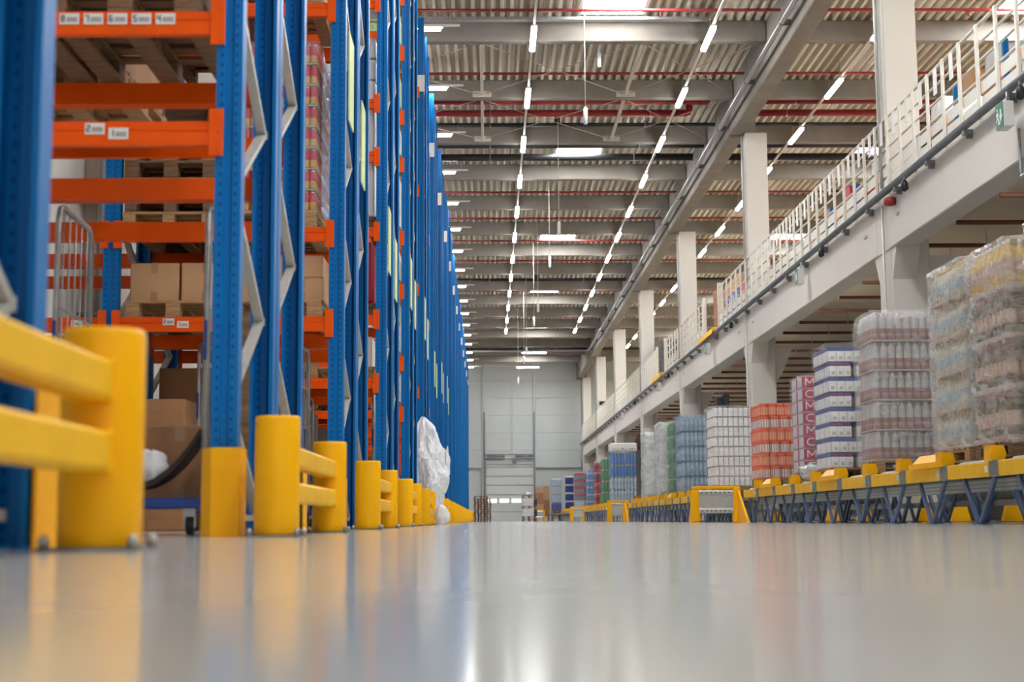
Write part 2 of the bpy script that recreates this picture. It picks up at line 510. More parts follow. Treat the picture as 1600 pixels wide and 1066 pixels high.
# ------------------------------------------------------------------ columns
def column_mesh():
    b = MB()
    b.box(6.24, 0.0, 4.7, 6.77, 0.55, 9.33, c=0.02)
    b.box(6.24, 0.0, 0.0, 6.84, 0.72, 4.75, c=0.025)
    for s in (-1, 1):                                # haunches under the mezzanine edge beam
        y0 = 0.0 if s < 0 else 0.72
        b.prism([(y0, 4.22), (y0, 3.72), (y0 + s * 0.28, 4.22)], 'x', 6.25, 6.62)
    b.prism([(6.8, 4.1), (6.8, 3.2), (7.0, 3.5), (7.25, 4.1)], 'y', 0.08, 0.62)
    return b.mesh('column', 'white_conc')
col_me = column_mesh()
head_me = MB().box(5.92, 0.02, 9.35, 6.28, 0.34, 10.5, c=0.01).box(6.2, 0.0, 9.33, 6.5, 0.34, 10.5).mesh('column_head', 'concrete')
conduit_me = MB().tube([(6.18, 0.2, 0.05), (6.18, 0.2, 4.9)], 0.02, 6).tube([(6.20, 0.25, 5.2), (6.20, 0.25, 10.3)], 0.026, 8).mesh('conduit', 'bracing')
trans_me = MB().prism([(6.84, 4.15), (30, 4.15), (30, 4.8), (6.84, 4.8)], 'y', 0.1, 0.62).mesh('transverse_beam', 'slab_under')
vis = 0
for y in COL_Y:
    o = put('column', col_me, None, (0, y, 0))
    o['kind'] = 'structure'
    if y > 20:
        o['label'] = 'white concrete column carrying roof and mezzanine, %s from the camera' % ORD[vis]
        o['category'] = 'column'
        o['group'] = 'row of white columns'
        vis += 1
    put('column_head', head_me, o)
    put('conduit', conduit_me, o)

# ------------------------------------------------------------------ mezzanine
mezz = struct('mezzanine_slab', MB().box(6.30, -14, 4.82, 30, WALL_Y, 5.08).mesh('mezzanine_slab', 'slab_under'))
for y in COL_Y:
    pass
for a, b in zip([-14] + COL_Y, COL_Y + [WALL_Y]):
    put('edge_beam', MB().box(6.22, a + 0.72 if a > -14 else a, 4.2, 6.6, b, 5.08, c=0.015).mesh('edge_beam', 'white_conc'), mezz)
    put('edge_beam', MB().box(6.225, b, 4.2, 6.3, min(b + 0.72, WALL_Y), 5.08).mesh('edge_beam', 'white_conc'), mezz)
for y in COL_Y:                                      # small lifting plates on the face of the edge beam
    for dy in (-0.6, 1.3):
        put('lifting_plate', once('lp', lambda: MB().box(6.205, 0, 4.62, 6.222, 0.16, 4.66).mesh('lifting_plate', 'tray')), mezz, (0, y + dy, 0))

# railing: posts, four rails, kick plates, tags
P_PITCH = 0.70
rail_ends = [(9.5, 39.0), (41.9, 51.1), (54.0, WALL_Y - 0.1)]
for ri, (ya, yb) in enumerate(rail_ends):
    r = thing('railing', ['white steel railing along the mezzanine edge, nearest section', 'short white railing section between the two yellow mezzanine gates',
                          'white steel railing along the mezzanine edge, farthest section by end wall'][ri], 'railing', (6.2, ya, 5.08))
    L = yb - ya
    n = int(L / P_PITCH)
    post = once('rpost', lambda: MB().box(-0.02, -0.03, -0.05, 0.02, 0.03, 1.18, c=0.006).mesh('post', 'pole_white'))
    for i in range(n + 1):
        put('post', post, r, (0, L * i / n, 0))
    for z in (0.47, 0.70, 0.93, 1.17):
        put('rail', MB().tube([(0.03, 0, z), (0.03, L, z)], 0.018 if z < 1.1 else 0.024, 6).mesh('rail', 'pole_white'), r)
    kick = once(('kick', round(L / n, 4)), lambda: MB().box(0.02, 0.05, 0.26, 0.03, L / n - 0.05, 0.42).box(0.02, 0.05, 0.02, 0.03, L / n - 0.05, 0.22).mesh('kick_plate', 'pole_white'))
    hole_tag = once('tag', lambda: MB().box(-0.01, -0.07, 0.78, 0.0, 0.07, 1.14).mesh('tag', 'label'))
    for i in range(n):
        put('kick_plate', kick, r, (0, L * i / n, 0))
        if ri == 0 and 18 < ya + L * i / n < 33.6:
            put('tag', hole_tag, r, (0, L * (i + 0.45) / n, 0))
# grey conduit run under the railing with brackets
cond = tag(put('cable_conduit', MB().tube([(6.12, 8, 5.04), (6.12, WALL_Y - 0.2, 5.04)], 0.055, 10).mesh('cable_conduit', 'rail_grey')),
           'long grey conduit run along the mezzanine edge under the railing', 'conduit')
brk = MB().box(6.10, -0.05, 4.93, 6.22, 0.05, 4.99).box(6.14, -0.02, 4.88, 6.22, 0.02, 4.94).mesh('bracket', 'galv_dark')
y = 10.2
while y < 96:
    put('bracket', brk, cond, (0, y, 0))
    y += 1.62
# small black spotlights hanging from the conduit
for i, y in enumerate((16.2, 20.9, 26.3, 36.3, 49.2, 60.5)):
    s = thing('spotlight', 'small black spotlight hanging under the mezzanine conduit, %s from camera' % ORD[i], 'spotlight', (6.08, y, 4.98), group='spotlights under the conduit')
    put('lamp_head', once('spoth', lambda: MB().lathe([(0.02, -0.2), (0.055, -0.17), (0.05, -0.07), (0.025, -0.03)], 10).mesh('lamp_head', 'black')), s)
    put('bracket', once('spotb', lambda: MB().box(-0.012, -0.012, -0.05, 0.012, 0.012, 0.02).mesh('bracket', 'galv_dark')), s)
# emergency exit signs: green face to the aisle, box of white plastic
def exit_sign(y, label):
    s = thing('exit_sign', label, 'sign', (5.97, y, 4.70))
    put('housing', once('exh', lambda: MB().box(0.006, -0.13, -0.15, 0.13, 0.13, 0.15, c=0.008).mesh('housing', 'white')), s)
    put('sign_face', once('exf', lambda: MB().box(0, -0.125, -0.145, 0.007, 0.125, 0.145).mesh('sign_face', 'green_sign')), s)
    def pict():
        b = MB()
        b.prism([(-0.06, 0.0), (-0.02, -0.1), (0.02, -0.1)][::-1], 'x', -0.004, 0.0)      # arrow
        b.prism([(-0.10, 0.0), (0.0, 0.0), (-0.05, -0.07)], 'x', -0.004, 0.0)
        b.box(-0.004, -0.07, 0.0, 0, -0.03, 0.07)
        b.v = [(p[0], p[1], p[2]) for p in b.v]
        for p0, p1, w in (((0.055, 0.05), (0.055, 0.0), 0.035), ((0.055, 0.045), (0.02, 0.02), 0.016), ((0.06, 0.045), (0.10, 0.02), 0.016),
                          ((0.055, 0.0), (0.02, -0.05), 0.02), ((0.02, -0.05), (0.035, -0.10), 0.018), ((0.06, 0.0), (0.095, -0.06), 0.02)):
            b.bar((-0.002, p0[0], p0[1]), (-0.002, p1[0], p1[1]), w, 0.004, up=(1, 0, 0))
        b.box(-0.004, 0.042, 0.065, 0, 0.072, 0.095)
        return b.mesh('pictogram', 'white')
    put('pictogram', once('exp', pict), s)
    put('hanger', once('exr', lambda: MB().tube([(0.1, 0, 0.15), (0.1, 0, 0.29)], 0.012, 6).mesh('hanger', 'galv')), s)
    return s
exit_sign(16.6, 'green emergency exit sign nearest the camera, under the mezzanine railing')
exit_sign(28.0, 'green emergency exit sign beside the second and third white columns')
exit_sign(40.0, 'green emergency exit sign below the first yellow mezzanine gate sill')
exit_sign(51.6, 'green emergency exit sign below the farther yellow mezzanine gate sill')
exit_sign(66.0, 'tiny green exit sign far along the mezzanine edge')
tag(put('sign_conduit', MB().tube([(6.19, 16.6, 4.55), (6.19, 16.6, 4.02), (6.19, 16.58, 3.98), (6.19, 16.2, 3.98), (6.19, 13.0, 3.98)], 0.02, 8).mesh('sign_conduit', 'galv')),
    'thin grey conduit bending under the nearest green exit sign', 'conduit')
tag(put('alarm_sounder', MB().lathe([(0.03, 0), (0.09, 0.02), (0.09, 0.12), (0.03, 0.14)], 10, cx=6.14, cy=21.9, z=4.78).mesh('alarm_sounder', 'pipe_red')),
    'small red alarm sounder under the conduit at the nearest column', 'alarm')
# yellow gate sills where pallets are landed on the mezzanine
for i, (a, b) in enumerate(((39.05, 41.85), (51.2, 53.9))):
    g = thing('gate_sill', ['yellow landing sill on the mezzanine edge, nearer of two', 'yellow landing sill on the mezzanine edge, farther of two'][i], 'sill', (6.1, a, 5.08))
    put('sill_beam', MB().box(-0.06, 0, -0.02, 0.1, b - a, 0.10, c=0.02).mesh('sill_beam', 'yellow'), g)
    put('sill_lip', MB().box(-0.075, 0.05, -0.06, -0.06, b - a - 0.05, 0.06).mesh('sill_lip', 'yellow2'), g)
    for yy in (0.02, b - a - 0.02):
        put('gate_post', MB().box(0.1, yy - 0.05, 0.0, 0.2, yy + 0.05, 1.3, c=0.01).mesh('gate_post', 'pole_white'), g)

# ------------------------------------------------------------------ lamps and tracks
def lamp_mesh(along_x=False):
    b = MB()
    b.box(-0.055, -0.72, -0.06, 0.055, 0.72, 0.0, c=0.02)
    if along_x:
        b.v = [(p[1], p[0], p[2]) for p in b.v]
    return b.mesh('led_lamp', 'lamp')
lamp_y, lamp_x = lamp_mesh(), lamp_mesh(True)
def cap_mesh():
    return MB().box(-0.06, -0.76, -0.0, 0.06, 0.76, 0.03).mesh('housing', 'white')
cap_y = cap_mesh()
cap_x = MB().box(-0.76, -0.06, 0.0, 0.76, 0.06, 0.03).mesh('housing', 'white')
LZ = 9.9
def track(name_label, x, ya, yb, ys, what, group, vis_from=26):
    t = thing('light_track', name_label, 'light track', (x, ya, LZ + 0.03))
    put('track_rail', MB().box(-0.025, 0, 0, 0.025, yb - ya, 0.05).mesh('track_rail', 'pole_white'), t)
    yy = ya + 1.0
    while yy < yb:
        put('hanger', once('trackhang', lambda: MB().tube([(0, 0, 0.05), (0, 0, DECK - LZ - 0.03)], 0.006, 5).mesh('hanger', 'galv')), t, (0, yy - ya, 0))
        yy += 4.2
    k = 0
    behind = sum(1 for y in ys if y <= vis_from)
    for i, y in enumerate(ys):
        l = thing('led_lamp', (what % ORD[k]) if y > vis_from else what.replace(' in view', ' above the frame').replace(', %s', ' out of view, %s') % ORD[behind - 1 - i], 'lamp', (x, y, LZ), group=group if y > vis_from else group + ' out of view')
        put('diffuser', lamp_y, l)
        put('housing', cap_y, l)
        if y > vis_from:
            k += 1
MAIN = [29.27 + 4.27 * k for k in range(-10, 12)]
track('white light track over the aisle, left of two', 0.97, -14, 77.2, MAIN, 'white LED lamp on the left aisle track, %s in view', 'LED lamps on the left aisle track')
track('white light track over the aisle, right of two', 4.58, -14, 77.2, MAIN, 'white LED lamp on the right aisle track, %s in view', 'LED lamps on the right aisle track')
track('white light track over the mezzanine behind the columns', 8.0, -14, 86, [28.6 + 4.2 * k for k in range(-9, 14)], 'white LED lamp above the mezzanine, %s in view', 'LED lamps above the mezzanine')
track('white light track over the far side of the mezzanine', 16.0, -14, 86, [28.6 + 8.4 * k for k in range(-4, 7)], 'white LED lamp above the far mezzanine bay, %s along', 'LED lamps above the far mezzanine', 0)
# lamps over the rack rows: one short run across each, its end in view
AISLE = [28.6 + 4.1 * k for k in range(-5, 17)]
q = 0
for k, y in enumerate(AISLE):
    in_view = y > 27
    l = thing('led_lamp', ('white LED lamp over the rack ends, %s from the camera' % (ORD[q] if q < 20 else 'last')) if in_view else 'white LED lamp over the rack ends above the frame, %s back' % ORD[5 - k], 'lamp', (-1.62, y, LZ), group='LED lamps over the rack ends')
    put('diffuser', lamp_x, l)
    put('housing', cap_x, l)
    put('track_rail', once('shorttrack', lambda: MB().box(-3.4, -0.025, 0.03, 1.1, 0.025, 0.07).mesh('track_rail', 'pole_white')), l)
    put('hanger', once('hang2', lambda: MB().tube([(0.9, 0, 0.07), (0.9, 0, 0.6)], 0.006, 5).tube([(-0.8, 0, 0.07), (-0.8, 0, 0.6)], 0.006, 5).mesh('hanger', 'galv')), l)
    q += in_view
for i, (x, y) in enumerate(((2.75, 86.3), (2.6, 94.6))):
    l = thing('led_lamp', ['white LED lamp lying across the aisle, nearer of two by end wall', 'white LED lamp lying across the aisle, close to the end wall'][i], 'lamp', (x, y, LZ))
    put('diffuser', lamp_x, l)
    put('housing', cap_x, l)
    put('track_rail', MB().box(-7.5, -0.025, 0.03, 0.8, 0.025, 0.07).mesh('track_rail', 'pole_white'), l)
    put('hanger', MB().tube([(0.5, 0, 0.07), (0.5, 0, 0.6)], 0.006, 5).tube([(-2.5, 0, 0.07), (-2.5, 0, 0.6)], 0.006, 5).mesh('hanger', 'galv'), l)
# unseen lamps added under the mezzanine to brighten the slab underside
for i, y in enumerate((4, 8, 15.2, 19, 26.6, 30.4, 38, 41.8, 51.3, 55.1, 62.7, 66.5, 76, 79.8, 87.4, 91.2)):
  for x, side in ((6.78, 'hidden behind the edge beam'),):
    l = thing('led_lamp', 'added fill lamp under the mezzanine, %s, %s from the camera' % (side, ORD[i]), 'lamp', (x, y, 4.66), group='added fill lamps under the mezzanine')
    put('diffuser', once('lampu', lambda: MB().box(-0.055, -0.72, -0.06, 0.055, 0.72, 0.0, c=0.02).mesh('diffuser', 'lamp_fill')), l)
    put('housing', once('capdeep', lambda: MB().box(-0.06, -0.76, 0.0, 0.06, 0.76, 0.16).mesh('housing', 'white')), l)

# hanging white sensors on thin cables
for i, (x, y, z) in enumerate(((2.43, 30.6, 9.70), (2.0, 28.9, 7.98), (1.84, 36.9, 7.27), (1.85, 42.9, 7.48), (1.72, 49.3, 7.06), (1.74, 54.5, 7.26), (1.64, 61.5, 6.95), (1.65, 66, 7.06), (1.44, 69, 6.4))):
    s = thing('hanging_sensor', 'white tube sensor hanging on a thin cable over the aisle, %s from camera' % ORD[i], 'sensor', (x, y, z), group='sensors hanging over the aisle')
    put('sensor_tube', once('sens', lambda: MB().lathe([(0.02, 0), (0.045, 0.02), (0.045, 0.32), (0.02, 0.36)], 10).mesh('sensor_tube', 'white')), s)
    put('cable', MB().tube([(0, 0, 0.35), (0, 0, DECK - z + 0.14)], 0.008, 5).mesh('cable', 'pole_white'), s)

# ------------------------------------------------------------------ pipes under the roof (all run across the hall)
def cross_pipe(y, z, r, m, label, x0=-5.0, x1=26.0, hang=4.0, group=None, name='sprinkler_pipe', top=DECK):
    p = thing(name, label, 'pipe', (x0, y, z), group=group)
    put('pipe_run', MB().tube([(0, 0, 0), (x1 - x0, 0, 0)], r, 10).mesh('pipe_run', m), p)
    hm = once(('hng', r, round(z, 2)), lambda: MB().box(-0.012, -r - 0.006, -r - 0.006, 0.012, r + 0.006, r + 0.006).tube([(0, 0, r), (0, 0, top - z)], 0.006, 5).mesh('hanger', 'galv'))
    x = 1.1
    while x < x1 - x0:
        put('hanger', hm, p, (x, 0, 0))
        x += hang
    if r < 0.035:
        hd = once(('spr', r), lambda: MB().lathe([(0.03, -r - 0.10), (0.012, -r - 0.07), (0.014, -r)], 6).mesh('sprinkler_head', 'pipe_red'))
        x = 2.3
        while x < x1 - x0:
            put('sprinkler_head', hd, p, (x, 0, 0))
            x += 3.1
    return p
reds = [28.43, 32.64, 44.9, 48.9, 52.9, 57.05, 64.7, 68.2, 76.4, 80.7]
for i, y in enumerate(reds):
    cross_pipe(y, 10.2, 0.032, 'pipe_red', 'thin red sprinkler pipe across the roof, %s from the camera' % ORD[i], group='thin red sprinkler pipes')
for i, (y, x1) in enumerate(((34.87, 5.35), (35.95, 5.05), (72.7, 5.3))):
    p = cross_pipe(y, 10.2, 0.085, 'pipe_red', ['thick red water main across the roof, nearest', 'thick red water main just behind the nearest one', 'thick red water main across the roof, far down the hall'][i], x1=x1, name='water_main')
    put('elbow', MB().tube([(x1 + 4.9, 0, 0), (x1 + 5.03, 0, 0.02), (x1 + 5.05, 0, 0.1), (x1 + 5.05, 0.0, 0.27), (x1 + 5.12, 0, 0.29), (x1 + 5.5, 0, 0.29)], 0.085, 10, up=(0, 1, 0)).mesh('elbow', 'pipe_red'), p)
    cross_pipe(y, 10.2, 0.085, 'pipe_red', ['thick red water main over the mezzanine, nearest', 'thick red water main over the mezzanine, second', 'thick red water main over the mezzanine, far end'][i], x0=6.45, x1=26, name='water_main')
for i, (y, r, x1) in enumerate(((37.03, 0.05, 26), (38.66, 0.10, 5.85), (40.05, 0.10, 5.75), (61.7, 0.07, 26), (87.4, 0.07, 26))):
    p = cross_pipe(y, 10.2 if r < 0.09 else 10.095, r, 'black', 'black rainwater pipe across the roof, %s from the camera' % ORD[i], x1=x1, name='rainwater_pipe')
    if i in (0, 3, 4):
        xx = 6.83 if i == 0 else 7.1
        put('riser', MB().tube([(xx, 0, 0), (xx, 0, 0.31)], r * 1.5, 10).mesh('riser', 'black'), p)
    if i in (1, 2):
        cross_pipe(y, 10.095, r, 'black', 'black rainwater pipe over the mezzanine, %s' % ('nearer' if i == 1 else 'farther'), x0=6.4, x1=26, name='rainwater_pipe')
# galvanised tray over the nearest beam
t = thing('cable_tray', 'galvanised cable tray hung across the aisle below the nearest skylight', 'cable tray', (-5, 29.2, 10.28))
put('tray_channel', MB().prism([(0, 0), (0.16, 0), (0.16, 0.06), (0.15, 0.06), (0.15, 0.01), (0.01, 0.01), (0.01, 0.06), (0, 0.06)], 'x', 0, 9.6).mesh('tray_channel', 'galv'), t)
for x in (1.5, 4.0, 6.55, 9.3):
    put('hanger', once('trayh', lambda: MB().tube([(0, 0.08, 0.05), (0, 0.08, 0.22)], 0.01, 5).mesh('hanger', 'galv')), t, (x, 0, 0))
# long pipes along the girder
g = thing('girder_conduit', 'grey pipe running along the roof girder down the whole hall', 'pipe', (5.74, -10, 9.62))
put('pipe_run', MB().tube([(0, 0, 0), (0, 92.5, 0), (-0.06, 92.9, 0), (-1.2, 93, 0), (-9, 93, 0)], 0.05, 10).mesh('pipe_run', 'galv'), g)
for i in range(24):
    put('clamp', once('gcl', lambda: MB().box(-0.06, -0.02, -0.06, 0.25, 0.02, 0.06).mesh('clamp', 'galv_dark')), g, (0, 2.4 + i * 3.9, 0))
# horizontal wind bracing between beams
for bi, (y0, label) in enumerate(((29.9 + 0.25, 'pale steel wind bracing under the roof, nearest bay'), (34.1 + 0.25, 'pale steel wind bracing under the roof, farther bay'))):
    w = thing('wind_bracing', label, 'bracing', (-0.6, y0, 10.07))
    dy = 3.7 if bi == 0 else 3.6
    for x in (0.5, 3.9):
        put('strut', MB().box(x - 0.035, 0, -0.035, x + 0.035, dy, 0.035, c=0.008).mesh('strut', 'deck'), w)
        put('gusset_plate', MB().box(x - 0.22, dy - 0.06, -0.07, x + 0.22, dy + 0.0, 0.07, c=0.01).mesh('gusset_plate', 'deck'), w)
    for xa, xb in ((-3.2, 0.4), (0.6, 3.8), (4.0, 6.4)):
        put('tie_rod', MB().tube([(xa, 0.05, 0), (xb, dy - 0.05, 0)], 0.009, 6).mesh('tie_rod', 'tray'), w)
        put('tie_rod', MB().tube([(xb, 0.05, 0.02), (xa, dy - 0.05, 0.02)], 0.009, 6).mesh('tie_rod', 'tray'), w)
# red sprinkler pipes under the mezzanine
y, bay, n_in = 12.4, 0, 0
names = ['before the first white column', 'between first and second white columns', 'between second and third white columns', 'between third and fourth white columns',
         'between fourth and fifth white columns', 'between fifth and sixth white columns', 'between sixth and last white columns', 'by the end wall']
edges = [c for c in COL_Y if c > 20]
while y < 96:
    b_now = sum(1 for c in edges if c < y)
    n_in = n_in + 1 if b_now == bay else 0
    bay = b_now
    cross_pipe(y, 4.52, 0.036, 'pipe_rust', 'rust red pipe under the mezzanine %s, %s' % (names[bay], ORD[n_in]), x0=7.15, x1=29, hang=5.5, group='rust red pipes under the mezzanine', top=4.82)
    y += 1.9

# ================================================================== rack rows on the left
XR = -1.2                                   # aisle-side face of the uprights
UX = XR - 0.064                             # upright centre
RACK_TOP = 9.8
def row_front(k):
    return 7.06 + 5.16 * k if k >= 0 else 1.50
def upright_mesh():
    w, d, t, lip = 0.064, 0.11, 0.006, 0.02
    pts = [(-w, 0), (-0.022, 0), (-0.014, 0.012), (0.014, 0.012), (0.022, 0), (w, 0), (w, d), (w - lip, d), (w - lip, d - t), (w - t, d - t),
           (w - t, t), (0.026, t), (0.018, 0.018), (-0.018, 0.018), (-0.026, t), (-w + t, t), (-w + t, d - t), (-w + lip, d - t), (-w + lip, d), (-w, d)]
    b = MB().prism(pts, 'z', 0.012, RACK_TOP)
    return b.mesh('upright', 'blue')
up_me = upright_mesh()
foot_me = MB().box(-0.08, -0.02, 0, 0.08, 0.13, 0.012).mesh('foot_plate', 'blue')
B_STEP, B_Y0, B_Y1 = 0.53, 0.09, 1.05
def brace_mesh(rising):
    a, b = (B_Y0, B_Y1) if rising else (B_Y1, B_Y0)
    m = MB().bar((0, a, 0), (0, b, B_STEP), 0.05, 0.03, up=(0, 1, 0))
    m.box(-0.027, a - 0.02, -0.02, 0.027, a + 0.02, 0.02)
    return m.mesh('brace', 'bracing')
br_up, br_dn = brace_mesh(True), brace_mesh(False)
flat_brace = MB().box(-0.025, B_Y0, -0.015, 0.025, B_Y1, 0.015).mesh('brace', 'bracing')
BEAM_L = 1.762
def beam_mesh(connect, length=BEAM_L):
    b = MB()
    b.prism([(-0.012, -0.07), (0.038, -0.07), (0.038, 0.055), (0.012, 0.055), (0.012, 0.03), (-0.012, 0.03), (-0.012, 0.008), (-0.006, 0.0), (-0.012, -0.008)], 'x', -length, 0)
    if connect:
        for x0, x1 in ((-0.03, 0.036), (-length - 0.036, -length + 0.03)):
            b.box(x0, -0.022, -0.12, x1, -0.013, 0.105)
    return b.mesh('beam', 'orange')
beam_plain, beam_far = beam_mesh(False), beam_mesh(True)
def connector_mesh(s):
    b = MB()
    xa, xb = (-0.03, 0.042) if s > 0 else (-0.042, 0.03)
    b.box(xa, -0.022, -0.125, xb, -0.0135, 0.11, c=0.002)
    for z in (-0.10, -0.05, 0.0, 0.05, 0.085):
        x = 0.022 if s > 0 else -0.022
        b.box(x - 0.006, -0.026, z - 0.006, x + 0.006, -0.02, z + 0.006)
    return b.mesh('connector', 'orange')
con_r, con_l = connector_mesh(1), connector_mesh(-1)
SEG = {'0': 'abcdef', '1': 'bc', '2': 'abged', '3': 'abgcd', '4': 'fgbc', '5': 'afgcd', '6': 'afgedc', '7': 'abc', '8': 'abcdefg', '9': 'abcdfg'}
def digit(b, ch, x, z, w, h, y, m):
    t = w * 0.28
    r = {'a': (0, h - t, w, h), 'g': (0, h / 2 - t / 2, w, h / 2 + t / 2), 'd': (0, 0, w, t), 'f': (0, h / 2, t, h), 'b': (w - t, h / 2, w, h), 'e': (0, 0, t, h / 2), 'c': (w - t, 0, w, h / 2)}
    for s in SEG[ch]:
        x0, z0, x1, z1 = r[s]
        b.box(x + x0, y - 0.001, z + z0, x + x1, y, z + z1, m)
def label_mesh(ch):
    b = MB().box(-0.048, -0.004, -0.028, 0.048, 0.0, 0.028)
    digit(b, ch, -0.041, -0.016, 0.019, 0.034, -0.004, 1)
    for i in range(10):
        b.box(-0.014 + i * 0.0055, -0.0045, -0.016, -0.014 + i * 0.0055 + (0.004 if i % 3 else 0.003), -0.004, 0.008, 2)
    return b.mesh('label', ['label', 'ink', 'ink_grey'])
def put_label(beam, ch, x, dz=0.0):
    put('label', once(('lab', ch), lambda: label_mesh(ch)), beam, (x, -0.0125, dz))
spacer = MB().box(-0.02, 1.14 + 0.11, -0.02, 0.02, 1.28, 0.02).mesh('row_spacer', 'blue')
def guard_mesh():
    pts = [(-0.105, 0.13), (-0.105, 0.02), (-0.045, -0.065), (0.09, -0.065), (0.09, 0.13), (0.082, 0.13), (0.082, -0.057), (-0.041, -0.057), (-0.097, 0.023), (-0.097, 0.13)]
    b = MB().prism(pts, 'z', 0.0, 0.42)
    return b.mesh('foot_guard', 'yellow')
guard_me = guard_mesh()
sign_plate = MB().box(-0.012, 0, 0, 0.0, 0.42, 0.80).mesh('sign_plate', 'lime')
white_plate = MB().box(-0.075, -0.016, 8.31, 0.075, -0.006, 8.64).mesh('row_plate', 'label')
FAR_LEVELS = [1.70, 2.48, 4.44, 6.36, 8.3]
LEVELS = {-1: [1.93, 2.48, 4.44], 0: [1.97, 2.53, 4.44, 5.4], 1: [1.72, 2.48, 4.44, 6.36, 8.3], 2: [1.70, 2.46, 3.52, 4.44, 5.1, 6.36, 8.3], 3: [1.70, 2.48, 3.6, 4.44, 5.6, 6.36, 7.4, 8.3]}
BAY = 1.89
racks = {}
for k in range(-1, 17):
    F = row_front(k)
    near = ['blue and orange pallet rack row cut by the left edge of frame', 'blue pallet rack row behind the second yellow barrier, with roll cage inside',
            'blue pallet rack row holding red cans and cardboard boxes', 'blue pallet rack row holding the white appliances',
            'blue pallet rack row beside the big white plastic bag']
    label = near[k + 1] if k < 4 else 'blue pallet rack row down the left side, %s from the camera' % ORD[k + 1]
    rk = thing('pallet_rack', label, 'pallet rack', (UX, F, 0), group='pallet rack rows')
    racks[k] = rk
    nb = 2 if k in (1,) else 1
    off = (0.0, 1.14, 1.28, 2.38)
    for c in range(nb + 1):
        x = -BAY * c
        for i, d in enumerate(off):
            front = i in (0, 2)
            y = d if front else d + 0.11
            put('upright', up_me, rk, (x, d, 0) if front else (x, d + 0.0, 0), 0 if front else 0)
            o = rk.children[-1]
            if not front:                              # rear uprights open towards the front
                o.rotation_euler = (0, 0, math.pi)
                o.location = (x, d + 0.11, 0)
            put('foot_plate', foot_me, rk, (x, d, 0))
        if c == 0 or k < 3:
            for fi, y0 in enumerate((0.0, 1.28)):
                nbr = 17
                z = 0.09
                put('brace', flat_brace, rk, (x, y0, z))
                for q in range(nbr):
                    zz = z + 0.02 + q * B_STEP
                    rising = (q % 2 == 0) == (fi == 0)
                    put('brace', br_dn if rising else br_up, rk, (x, y0, zz))
        for z in (2.2, 5.2, 8.2):
            put('row_spacer', spacer, rk, (x, 0, z))
    for c in range(nb):
        bx = -0.064 - BAY * c
        for lv in LEVELS.get(k, FAR_LEVELS):
            for i, d in enumerate((0.0, 1.25, 1.28, 2.49)):
                rear = i in (1, 3)
                if k <= 3 and k >= 0:
                    bm = put('beam', beam_plain, rk, (bx, d, lv) if not rear else (bx - BEAM_L, d, lv), math.pi if rear else 0)
                    put('connector', con_r, bm)
                    put('connector', con_l, bm, (-BEAM_L, 0, 0))
                    if i == 0:
                        if k == 0 and lv == 1.97:
                            put_label(bm, '2', -0.585, 0.012); put_label(bm, '1', -0.47, -0.012)
                        elif k == 0 and lv == 2.53:
                            for j, ch in enumerate('87654'):
                                put_label(bm, ch, -0.725 + 0.118 * j, 0.008)
                        elif k == 1 and lv == 2.48 and c == 0:
                            for j, ch in enumerate('87654'):
                                put_label(bm, ch, -1.33 + 0.118 * j, 0.008)
                            put_label(bm, '3', -0.5)
                        elif lv < 2.6:
                            if k == 1 and c == 0 and lv < 2:
                                put_label(bm, '2', -1.33, 0.012); put_label(bm, '1', -1.21, -0.012)
                                put_label(bm, '3', -0.3, 0.0)
                            else:
                                put_label(bm, '2', -0.95, 0.0); put_label(bm, '1', -0.2, 0.0)
                else:
                    put('beam', beam_far, rk, (bx, d, lv) if not rear else (bx - BEAM_L, d, lv), math.pi if rear else 0)
    if k < 6:
        put('foot_guard', guard_me, rk, (0, 0.0, 0))
        g = put('foot_guard', guard_me, rk, (0, 2.49, 0), math.pi)
        g.scale = (-1, 1, 1)
    if 1 <= k <= 7:
        put('sign_plate', sign_plate, rk, (0.067, 0.33, (3.40, 3.55, 3.10)[k % 3]))
        put('sign_plate', sign_plate, rk, (0.067, 1.60, (3.25, 3.30, 2.95)[k % 3]))
    if k >= 4:
        put('row_plate', white_plate, rk)

# ------------------------------------------------------------------ yellow rack end barriers
def post_mesh():
    b = MB().lathe([(0.100, 0), (0.104, 0.01), (0.104, 0.535), (0.100, 0.548), (0.0, 0.55)], 32)
    return b.mesh('post', 'yellow')
bpost = post_mesh()
bplate = MB().box(-0.125, -0.125, 0, 0.125, 0.125, 0.008).mesh('base_plate', 'galv_dark')
bbolt = MB().lathe([(0.014, 0.008), (0.014, 0.028), (0.007, 0.04)], 6).mesh('anchor_bolt', 'galv')
def barrier(y0, y1, label, up=0.0):
    t = thing('rack_barrier', label, 'barrier', (-0.975, y0, 0), group='yellow rack end barriers')
    for y in (0, y1 - y0):
        put('base_plate', bplate, t, (0, y, 0))
        put('post', bpost, t, (0, y, 0.006))
        for bx, by in ((0.108, -0.105), (0.108, 0.105), (-0.108, -0.105)):
            if y0 < 30:
                put('anchor_bolt', bbolt, t, (bx, y + by, 0))
    L = y1 - y0
    for z in (0.20, 0.375):
        put('rail', once(('brail', round(L, 3)), lambda: MB().box(-0.05, 0.09, -0.05, 0.05, L - 0.09, 0.05, c=0.012).mesh('rail', 'yellow2')), t, (0, 0, z + up + 0.01))
        put('end_plate', once('bend', lambda: MB().box(-0.055, -0.02, -0.055, 0.055, 0.02, 0.055, c=0.008).mesh('end_plate', 'yellow')), t, (0, 0.10, z + up + 0.01))
        put('end_plate', once('bend', None), t, (0, L - 0.10, z + up + 0.01))
barrier(1.5, 3.74, 'yellow steel barrier with two rails, largest and nearest, cut by the left edge', 0.032)
